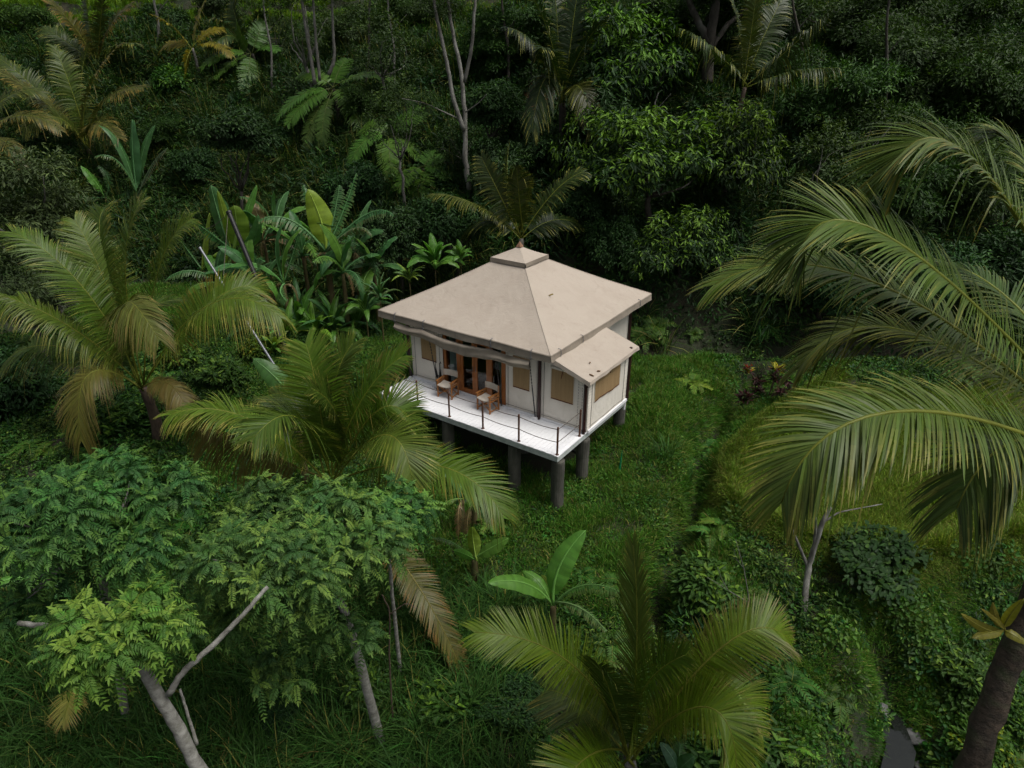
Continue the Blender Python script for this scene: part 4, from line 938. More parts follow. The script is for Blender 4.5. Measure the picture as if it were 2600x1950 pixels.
# ------------------------------------------------------------------ palms
def gy(px, py, off=.4): return float(ground(px, py)[1]) - off
def fr(Y, lst, **common):
    """(mid px, mid py, dY, tip px, tip py, dY, options) -> world fronds"""
    out = []
    for (mx, my, md, tx_, ty_, td, *o) in lst:
        k = dict(common); k.update(o[0] if o else {}); out.append((W(mx, my, Y + md), W(tx_, ty_, Y + td), k))
    return out
DEAD = dict(col=(.16, .115, .055), tip=(.2, .13, .07), droop=.7, tipf=.7, rib=(.2, .15, .06))
TAN = dict(col=(.15, .13, .045), tip=(.22, .15, .08), tipf=.9, droop=.6)
palm('coconut_palm', 'large olive coconut palm at far left with tan drooping lower fronds', W(362, 985, 20), fr(20, [
    (215, 735, .3, 33, 590, .6), (268, 720, .8, 190, 560, 1.6, dict(roll=.3)), (318, 690, .2, 362, 508, .4, dict(roll=-.5)), (398, 700, -.2, 485, 556, -.4, dict(roll=-.6)),
    (530, 775, -.6, 712, 805, -1.5, dict(droop=.75, tip=STRAW, tipf=1)), (175, 828, -.4, -30, 742, -1.0, dict(droop=.75, tipf=.9)), (318, 775, -1.2, 402, 860, -2.6, dict(TAN, col=(.11, .11, .04))),
    (228, 948, -1.0, 206, 1118, -1.9, TAN), (430, 975, -.6, 480, 1062, -1.2, dict(DEAD, ll=.7)), (541, 765, .9, 668, 738, 1.9, dict(tip=(.22, .14, .05), tipf=1)), (150, 880, .4, 8, 925, .6, dict(col=OLIVE_D, droop=.6)),
    (262, 660, 1.2, 268, 528, 2.2, dict(col=OLIVE_D)), (330, 830, .7, 450, 760, 1.8, dict(col=OLIVE_D))], col=(.09, .125, .024)), n=160, ll=1.22, lw=.04, trunk_r=.16, seed=2, bark='bark_brown', droop=.26)
palm('coconut_palm', 'bushy green coconut palm in front of the deck left end', W(838, 1236, 14.6), fr(14.6, [
    (640, 1068, -.2, 434, 1052, -.8, dict(droop=.45, tip=STRAW, tipf=.8)), (600, 1120, .5, 500, 1062, .6, DEAD), (765, 1068, -1.2, 645, 1112, -2.4, dict(col=(.07, .1, .022))), (806, 1000, .3, 776, 874, .8, dict(roll=.5)),
    (842, 1018, .5, 896, 872, 1.0, dict(roll=-.4, col=(.065, .095, .02))), (908, 1035, -.1, 1020, 906, -.2, dict(roll=-.5, tip=(.22, .14, .06), tipf=.8)), (970, 1105, -.9, 1046, 1216, -1.8, dict(col=(.085, .11, .025))), (972, 1035, .2, 1064, 1132, .5),
    (1100, 1180, -.6, 1276, 1306, -1.5, dict(droop=.25, tip=GOLD)), (770, 1050, .9, 690, 1000, 1.6, dict(col=OLIVE_D)), (860, 1080, .2, 790, 985, -.4, dict(col=OLIVE_D, roll=.8)), (1030, 1440, -2.0, 1176, 1712, -3.4, dict(DEAD, ll=.62, droop=.15, roll=-.1, col=(.095, .08, .028), tip=(.19, .1, .04)))], col=(.085, .13, .02)),
    n=160, ll=1.12, lw=.036, trunk_r=.15, seed=3, droop=.18)
palm('coconut_palm', 'glossy young coconut palm at bottom centre with an upright frond', W(1597, 1930, 8.6), fr(8.6, [
    (1455, 1690, .1, 1206, 1606, .2, dict(tip=(.2, .22, .08), tipf=.5)), (1617, 1640, .5, 1607, 1383, 1.1, dict(roll=1.25, a0=40, a1=14, col=(.1, .125, .04))), (1625, 1770, -.4, 1738, 1664, -.9, dict(roll=-.5, col=(.085, .12, .018))), (1850, 1630, .4, 2008, 1632, .7, dict(tip=(.22, .17, .09), tipf=1)),
    (1790, 1795, -.6, 1872, 1985, -1.3), (1815, 1745, .1, 1935, 1860, -.1), (1485, 1800, .4, 1388, 1752, .8, dict(col=(.1, .125, .06))), (1560, 1790, -.2, 1520, 1690, -.5, dict(col=OLIVE_D)), (1480, 1930, -.8, 1400, 2080, -1.5), (1745, 1720, .8, 1805, 1600, 1.4, dict(col=(.11, .1, .03)))], col=(.125, .175, .018)),
    n=150, ll=.88, lw=.03, trunk_r=.14, seed=4, droop=.16)
palm('coconut_palm', 'tall coconut palm entering from the right edge with long fronds', W(2950, 1300, 5.7), fr(5.7, [
    (2330, 652, .5, 2030, 648, .6, dict(n=190, droop=.25)), (2280, 745, 1.2, 1815, 722, 1.6, dict(droop=.28)), (2350, 1045, -.6, 1985, 1275, -1.0, dict(n=180, droop=.3, ll=.76, tip=STRAW, tipf=.9)), (2530, 475, .9, 2255, 455, 1.0, dict(droop=.28, tip=GOLD)),
    (2680, 560, 1.6, 2530, 345, 2.2, dict(droop=.26)), (2330, 850, 2.0, 2028, 935, 2.2, dict(droop=.34, col=(.1, .11, .028), tip=GOLD, tipf=1)), (2560, 760, 2.2, 2330, 690, 3.0, dict(droop=.28, col=OLIVE_D)),
    (2650, 1110, -.2, 2430, 1290, -.6, dict(droop=.4, col=OLIVE_D)), (3200, 900, .5, 3500, 900, .5), (3250, 1250, -.6, 3500, 1500, -1.2), (3000, 850, 1.8, 3050, 500, 3)], col=(.088, .12, .034)),
    base=on_ground(8.2, 5.2, -.2), n=165, ll=.84, lw=.026, trunk_r=.17, seed=5, seg=5, rr=.028, a0=68, a1=30, tip=STRAW, tipf=.6)
BRN = dict(tip=(.24, .14, .06), tipf=1.0, col=(.1, .09, .03))
palm('coconut_palm', 'brownish coconut palm on the upper left slope with fanned fronds', W(222, 378, gy(222, 420)), fr(gy(222, 420), [
    (179, 220, .5, 136, 118, 1.4, dict(col=(.08, .105, .025))), (118, 262, -.4, -10, 178, -1.0, BRN), (226, 230, .3, 306, 112, .6, BRN), (262, 260, -.6, 362, 222, -1.6, BRN), (150, 300, -1, 60, 330, -2.4), (205, 235, 1.5, 225, 110, 3), (240, 310, -1.4, 300, 350, -3, BRN), (95, 230, .8, 0, 150, 1.5)], col=(.07, .09, .026)), n=84, ll=1.35, lw=.075, seed=6, bark='bark_brown', group='palms on the hillside')
palm('coconut_palm', 'coconut palm with pale dried frond edges at the top left', W(248, 172, gy(248, 200)), fr(gy(248, 200), [
    (190, 70, -.3, 110, -10, -.8, BRN), (275, 75, 0, 330, 12, 0, BRN), (225, 55, .8, 215, -40, 1.6), (255, 60, -.6, 265, -50, -1.2), (175, 110, .5, 110, 70, 1), (300, 120, -.5, 340, 110, -1.6)], col=(.06, .085, .025)), n=80, ll=1.4, lw=.08, seed=7, bark='bark_brown', group='palms on the hillside')
palm('coconut_palm', 'coconut palm half cut off by the left edge of the view', W(-120, 420, gy(-120, 500)), fr(gy(-120, 500), [
    (20, 300, 0, 152, 330, -.4, BRN), (0, 260, .8, 110, 235, 1.5), (-20, 350, -1, 60, 420, -2.4, dict(BRN, droop=.7)), (-150, 280, .5, -180, 150, 1), (-260, 330, 0, -380, 360, 0)], col=(.085, .1, .03)), n=70, ll=1.1, lw=.07, seed=8, group='palms on the hillside')
palm('coconut_palm', 'small golden yellow palm near the top left slope', W(488, 122, gy(498, 222)), fr(gy(498, 222), [
    (440, 70, 0, 388, 38, -.5), (500, 60, .3, 520, 2, .6), (540, 110, -.5, 588, 140, -1.6), (475, 150, -.8, 470, 190, -2), (440, 110, .6, 405, 130, 1.4), (530, 80, .6, 565, 75, 1)], col=(.24, .17, .02), tip=(.3, .2, .03)), n=54, ll=.8, lw=.08, trunk_r=.1, seed=9, group='palms on the hillside')
palm('coconut_palm', 'dark green palm behind the upper tree fern', W(622, 118, gy(622, 160)), fr(gy(622, 160), [
    (570, 60, 0, 530, 50, -.8), (600, 50, .4, 590, 5, .8), (650, 60, 0, 668, 30, -.4), (580, 90, -1, 540, 120, -2), (660, 100, .5, 700, 110, 1)], col=(.04, .065, .022)), n=54, ll=1.1, lw=.09, seed=10, group='palms on the hillside')
palm('coconut_palm', 'dark coconut palm rising directly behind the roof cap', W(1322, 606, 29.5), fr(29.5, [
    (1208, 520, .2, 1096, 492, -.2, dict(col=(.095, .11, .03), droop=.6)), (1290, 470, .6, 1294, 362, 1.4, dict(roll=.6, col=(.06, .085, .028))), (1262, 480, .2, 1222, 398, .5, dict(col=(.04, .06, .02))), (1405, 490, .1, 1482, 436, .2, dict(col=(.05, .07, .022))), (1335, 520, -.5, 1352, 452, -1.0, dict(col=(.075, .085, .02), ll=.35)), (1318, 500, -1.2, 1312, 425, -2.2, dict(col=(.045, .065, .012), roll=.2)), (1250, 560, .6, 1180, 590, 1.2), (1400, 560, .8, 1470, 570, 1.6)], col=(.035, .055, .02)), n=84, ll=.95, lw=.055, seed=11, bark='bark_dark', group='palms on the hillside')
palm('coconut_palm', 'tall dark coconut palm at the top centre with hanging fronds', W(1426, 262, gy(1420, 430)), fr(gy(1420, 430), [
    (1395, 90, 0, 1330, -40, -.6), (1370, 130, -.8, 1292, 70, -2, dict(droop=.8)), (1450, 100, .4, 1470, -40, 1), (1475, 130, -.5, 1545, 40, -1.4), (1385, 200, -1, 1350, 330, -2.4, dict(droop=.8)), (1470, 220, -1, 1505, 330, -2, dict(col=(.06, .06, .02))), (1415, 60, 1, 1400, -90, 2), (1400, 150, -1.4, 1375, 120, -2.8)], col=(.03, .052, .022)), n=74, ll=1.2, lw=.07, trunk_r=.2, bark='bark_dark', seed=12, group='palms on the hillside')
palm('coconut_palm', 'coconut palm with drooping leaflets at the top right', W(1890, 222, 35), fr(35, [
    (1815, 130, 0, 1728, 72, -.6, dict(droop=.8)), (1905, 100, .4, 1922, -30, .9, dict(roll=.9, col=(.075, .095, .015))), (1985, 140, -.2, 2102, 34, -.6, dict(droop=.9)), (2005, 185, -.8, 2128, 172, -2.2, dict(droop=.8, col=(.05, .07, .028))), (1880, 90, .8, 1850, -20, 1.6), (1945, 80, 1, 1990, -10, 2)], col=(.055, .078, .035)), n=70, ll=1.1, lw=.065, trunk_r=.12, bark='bark_brown', base=W(1820, 470, 35.4), seed=13, group='palms on the hillside')
# ------------------------------------------------------------------ tree ferns
FERN = dict(n=42, ll=.85, lw=.115, droop=.12, vee=4, tipf=.0, a0=82, a1=48, t0=.16, seg=2, rr=.02, rib=(.09, .1, .035), colj=.07, col=(.058, .118, .026))
def tree_fern(label, crown, fronds, seed, r=.12, hang=4):
    e = palm('tree_fern', label, crown, fronds, trunk_r=r, bark='bark_dark', seed=seed, group='tree ferns on the slope', **FERN); e['category'] = 'tree fern'
    return e
tree_fern('tree fern with feathery fronds on the upper slope left of the slender trunks', W(640, 136, gy(640, 200)), fr(gy(640, 200), [(575, 135, -.6, 512, 172, -1.4), (590, 155, -1, 546, 198, -2.2), (632, 175, -1.4, 622, 236, -2.8), (585, 190, -1, 532, 254, -2), (655, 90, .6, 668, 54, 1.4), (672, 118, -.2, 704, 128, -.6), (610, 95, .5, 600, 60, 1.2)]), 21)
tree_fern('wide tree fern with broad arching fronds below the slender trunks', W(846, 226, gy(846, 330)), fr(gy(846, 330), [(770, 238, -.6, 702, 302, -1.4), (788, 250, -1, 730, 316, -2), (885, 245, -1.2, 916, 328, -2.4, dict(col=(.065, .125, .028), ll=1.1)), (822, 300, -1.6, 818, 392, -2.4, dict(col=(.06, .09, .03), ll=.6)), (796, 300, -1.4, 776, 390, -2.2, dict(col=(.06, .085, .03), ll=.6)), (915, 190, -.2, 994, 198, -.6), (860, 180, .8, 880, 150, 1.6), (800, 190, .5, 760, 190, 1)]), 22)
tree_fern('lower tree fern in the shade left of the forked tree', W(986, 348, gy(986, 420)), fr(gy(986, 420), [(935, 350, -.6, 890, 414, -1.4), (988, 375, -1.2, 992, 446, -2.2, dict(col=(.065, .125, .025))), (1030, 305, .2, 1074, 282, .4), (950, 320, .4, 915, 330, 1), (1030, 360, -.4, 1062, 400, -1)]), 23)
tree_fern('small hanging tree fern at the foot of the forked tree', W(1072, 428, gy(1072, 480)), fr(gy(1072, 480), [(1068, 460, -1.0, 1080, 536, -1.6, dict(ll=1.0)), (1040, 440, -.6, 1010, 480, -1.4), (1105, 425, -.2, 1140, 450, -.8), (1090, 405, .4, 1110, 390, .8)]), 24)
# ------------------------------------------------------------------ bananas
def bl(Y, lst): return [(W(mx, my, Y + md), W(tx_, ty_, Y + td), w * 1.18, c, tn, *rest) for (mx, my, md, tx_, ty_, td, w, c, tn, *rest) in lst]
c = W(1405, 1535, 12.3)
banana('fresh green banana plant on the slope below the right columns', c, bl(12.3, [(1420, 1440, .3, 1487, 1346, .7, .55, BAN, 0, -.3), (1335, 1482, -.1, 1238, 1480, -.5, .42, BAN, 0, .2), (1372, 1482, .2, 1328, 1449, .5, .28, BAN, 0), (1480, 1486, -.1, 1572, 1502, -.5, .42, (.06, .14, .035), .55), (1475, 1545, -.6, 1540, 1604, -1.2, .34, (.1, .15, .06), .8), (1392, 1490, .4, 1375, 1460, .8, .2, BAN_Y, 0)]), seed=2)
c = W(1205, 1420, 14.0)
banana('small bright banana plant beside the thin brown stems', c, bl(14.0, [(1202, 1378, .2, 1199, 1338, .3, .34, BAN_Y, 0, .2), (1245, 1392, 0, 1291, 1366, 0, .36, BAN, 0, .3), (1150, 1378, 0, 1096, 1366, -.1, .2, (.06, .12, .04), .7), (1182, 1408, -.2, 1153, 1397, -.5, .2, BAN, 0)]), seed=3)
c = W(1172, 1268, 15.6)
banana_auto('dark stemmed banana plant in front of the middle deck column', c, L=.9, nl=6, w=.3, seed=4, cols=(BAN_D, BAN), rot=.5)
banana_auto('short brown stemmed banana plant next to the middle deck column', W(1202, 1275, 15.9), L=.8, nl=5, w=.28, seed=5, cols=(BAN_D,), rot=2)
c = W(745, 1022, 17.8)
banana('banana plant with one broad tilted leaf behind the bushy palm', c, bl(17.8, [(705, 965, .2, 642, 910, .4, .55, (.06, .14, .045), 0, .35), (745, 960, .2, 738, 912, .4, .24, BAN, .4), (770, 985, .3, 800, 950, .6, .3, BAN_D, 0), (700, 1020, -.3, 650, 1035, -.8, .4, BAN_D, .4)]), seed=6)
Yb = gy(350, 530)
c = W(350, 498, Yb)
banana('banana plant with torn lower leaves on the left slope', c, bl(Yb, [(338, 400, .2, 336, 303, .4, .95, (.05, .125, .05), 0, .2), (305, 372, .2, 250, 318, .3, .5, BAN_D, 0), (362, 390, .2, 394, 318, .4, .45, BAN_D, 0), (300, 410, -.3, 240, 398, -.8, .8, BAN_D, .9), (385, 420, -.3, 425, 376, -.6, .7, (.06, .08, .05), 1.0), (308, 390, .4, 275, 352, .8, .5, BAN_D, .7)]), seed=7, r=.16, dead=1)
Yb = gy(268, 530)
c = W(268, 500, Yb)
banana('smaller banana plant with two broad leaves left of the torn banana', c, bl(Yb, [(240, 458, 0, 205, 420, 0, .6, BAN, 0), (275, 455, .2, 250, 420, .4, .55, BAN_D, .3), (320, 505, -.3, 375, 478, -.6, .6, BAN_D, 0), (225, 500, -.4, 190, 490, -1, .5, BAN_D, .6)]), seed=8)
c = W(590, 640, 29.6)
banana('tall banana plant behind the leaning black pole with upright leaves', c, bl(29.6, [(560, 560, .3, 535, 470, .6, 1.0, BAN_D, 0, .2), (572, 560, 0, 552, 484, 0, .34, BAN_Y, 0), (600, 580, -.2, 594, 522, -.4, .95, (.1, .16, .025), 0, .3), (625, 545, .3, 652, 470, .6, .34, BAN, 0), (545, 600, -.4, 490, 560, -.8, .7, BAN_D, .9), (640, 620, -.3, 655, 545, -.6, .6, BAN_D, 0)]), seed=9, dead=2, r=.15)
c = W(515, 690, 30.4)
banana('slender banana plant with yellow green upright leaf at the grey pole', c, bl(30.4, [(518, 620, 0, 532, 540, 0, .5, BAN_Y, 0, .3), (560, 640, -.3, 572, 700, -.5, .5, BAN_Y, 0), (480, 640, .2, 450, 600, .2, .5, BAN_D, .8)]), seed=10, dead=2)
c = W(828, 640, 29.2)
banana('tall banana plant with one pale yellow leaf and ragged blue green leaves', c, bl(29.2, [(818, 570, .1, 782, 480, .2, 1.0, (.17, .24, .03), 0, .35), (870, 540, .4, 905, 440, .8, .5, BAN_D, .5), (740, 560, -.2, 655, 560, -.7, .9, BAN_D, .9), (930, 545, -.2, 1000, 548, -.7, .75, BAN_D, .9), (900, 580, -.4, 945, 600, -1, .6, (.07, .1, .055), 1), (850, 540, .5, 862, 470, 1, .7, BAN_D, .3), (790, 530, .5, 770, 470, 1, .6, BAN_D, .7)]), seed=11, dead=3, r=.16)
c = W(720, 720, 28.4)
banana('banana plant with long narrow arching leaves between the clumps', c, bl(28.4, [(722, 640, .1, 765, 580, .2, .45, BAN, 0), (700, 620, .2, 728, 560, .4, .5, BAN_D, 0), (650, 670, -.3, 570, 682, -.7, .5, (.06, .15, .04), 0), (712, 740, -.5, 728, 765, -.9, .6, (.08, .17, .06), .5), (745, 640, .3, 760, 590, .5, .4, BAN_D, .3)]), seed=12, dead=2)
for k_, (px_, py_, Y_, L_, lab_) in enumerate(((560, 720, 29.2, 2.2, 'blue green banana plant between the silver and black poles'), (640, 700, 29.0, 2.2, 'banana plant with wide leaves just right of the black pole foot'), (770, 650, 30.2, 2.6, 'tall blue green banana plant left of the pale yellow leaf'), (870, 690, 28.6, 2.2, 'banana plant under the ragged blue green leaves'), (950, 680, 29.6, 2.0, 'outermost banana plant on the side of the tent roof'), (700, 590, 31.5, 2.6, 'back banana plant at the top of the clump'))):
    banana_auto(lab_, W(px_, py_, Y_), L=L_, nl=9, w=.72, seed=60 + k_, cols=(BAN_D, BAN_D, BAN), dead=1, rot=k_ * 1.1, torn=.55)
banana_auto('dark banana plant tucked behind the pale yellow leaf', W(900, 640, 30.3), L=2.6, nl=8, w=.7, seed=13, cols=(BAN_D,), dead=2, rot=1)
banana_auto('ragged banana plant right of the leaning black pole', W(670, 610, 30.8), L=2.4, nl=8, w=.7, seed=14, cols=(BAN_D, BAN_B), dead=3, rot=2.2)
banana_auto('low banana plant half hidden under the foreground tree at left', W(95, 1470, 12.6), L=1.5, nl=6, w=.5, seed=15, cols=(BAN_D, BAN), rot=.4, dead=0)
banana_auto('young banana plant at the bottom edge below the upright palm frond', W(1720, 1975, 8.2), L=.8, nl=6, w=.32, seed=16, cols=((.05, .1, .07), BAN_D), rot=.4, dead=0)
# ginger and heliconia clumps
HEL = dict(name='heliconia_plant', group='heliconia clumps', cat='heliconia', dead=0, torn=.1, r=.03)
hl_ = [((735, 880), 0, 1.9, 22, .34, (BAN, BAN_Y), 'bright green heliconia clump at the foot of the bananas', 1), ((800, 868), 0, 1.9, 20, .32, (BAN, (.1, .19, .02)), 'yellow green heliconia clump left of the tent', 2), ((700, 905), 0, 1.2, 18, .26, (BAN_Y, BAN), 'low lime heliconia clump by the yellow shrub', 3),
       ((850, 855), 0, 2.1, 20, .36, (BAN, BAN_D), 'dark heliconia clump under the pale yellow banana leaf', 4), ((905, 840), 0, 1.9, 18, .34, (BAN_D, BAN), 'heliconia clump with a rounded leaf near the roof corner', 5), ((770, 850), 0, 2.6, 16, .42, (BAN, BAN_D), 'tall broad leaved heliconia clump in the middle of the bed', 11), ((660, 850), 0, 2.2, 16, .4, (BAN_D, BAN), 'heliconia clump right beside the black pole', 12),
       ((1105, 680), 29.0, 1.5, 18, .42, ((.07, .17, .025), BAN), 'lush heliconia clump behind the left roof slope', 6), ((1040, 715), 28.4, 1.0, 20, .14, ((.07, .12, .03), BAN_Y), 'spiky leafed clump behind the left roof edge', 7), ((1170, 660), 29.2, .9, 12, .26, (BAN,), 'small heliconia clump touching the roof cap', 8), ((965, 760), 27.8, 1.1, 20, .13, ((.06, .1, .03), BAN_D), 'thin leafed clump at the left roof corner', 9),
       ((1040, 950), 0, 1.0, 16, .11, (BAN_D,), 'narrow leafed plant growing beside the left tent post', 10), ((930, 800), 28.2, 1.6, 18, .3, (BAN_D, BAN), 'dark leafy clump between the bananas and the roof corner', 13)]
for (q, Yh, L, nl, w, cols, lab, sd) in hl_:
    cr = W(*q, Yh) if Yh else ground(*q) + V3(0, 0, .12)
    banana_auto(lab, cr, L=L, nl=nl, w=w, seed=30 + sd, cols=cols, elev=(86, 30), rot=sd, **HEL)
# ------------------------------------------------------------------ leafy trees and bushes
C_FINE = crown_mesh('fine_crown', 1, nl=22, ncl=900, per=14, leaf=(.075, .026), spread=.1, cols=((.026, .06, .013), (.046, .092, .02)), young=(.08, .14, .028), ytop=.35, droop=.35, lobe=(.2, .34))  # base leaves darkened to paint shade inside the crown
C_FINE2 = crown_mesh('feathery_crown', 2, nl=26, ncl=900, per=14, leaf=(.07, .022), spread=.1, cols=((.028, .056, .015), (.05, .085, .024)), young=(.085, .13, .035), ytop=.3, droop=.5, flat=.9, lobe=(.18, .34))
C_BROAD = crown_mesh('broad_crown', 3, nl=20, ncl=560, per=10, leaf=(.1, .036), spread=.1, cols=((.016, .042, .012), (.03, .066, .016)), young=(.16, .26, .035), ytop=.8, droop=.75, shape=1, lobe=(.2, .36), flat=.9)  # young leaves brightened, base darkened: lit and shaded contrast painted into leaf colours
C_OLIVE = crown_mesh('olive_crown', 4, nl=20, ncl=760, per=12, leaf=(.07, .022), spread=.09, cols=((.045, .066, .03), (.07, .095, .045)), young=(.11, .14, .06), ytop=.3, droop=.5, lobe=(.2, .36))
C_DARK = crown_mesh('dark_crown', 5, nl=18, ncl=600, per=12, leaf=(.1, .045), spread=.12, cols=((.022, .056, .02), (.036, .082, .028)), young=(.06, .12, .035), ytop=.3, droop=.5, shape=1, lobe=(.24, .4))
C_BUSH = crown_mesh('bush_crown', 6, nl=12, ncl=240, per=11, leaf=(.2, .085), spread=.18, cols=((.035, .085, .02), (.055, .12, .022)), young=(.12, .2, .03), ytop=.35, droop=.4, shape=1)
C_LIME = crown_mesh('lime_crown', 7, nl=10, ncl=200, per=11, leaf=(.2, .1), spread=.2, cols=((.06, .12, .02), (.1, .17, .02)), young=(.3, .3, .03), ytop=.5, droop=.3, shape=1)
C_ROUND = crown_mesh('round_leaf_crown', 8, nl=14, ncl=260, per=9, leaf=(.15, .1), spread=.17, cols=((.018, .042, .012), (.032, .064, .016)), young=(.06, .1, .025), ytop=.3, droop=.3, shape=1, lobe=(.2, .4))
C_SPARSE = crown_mesh('sparse_crown', 9, nl=26, ncl=300, per=10, leaf=(.07, .026), spread=.1, cols=((.03, .055, .02), (.055, .085, .028)), young=(.09, .13, .03), ytop=.4, droop=.5, lobe=(.14, .3), flat=1.0)
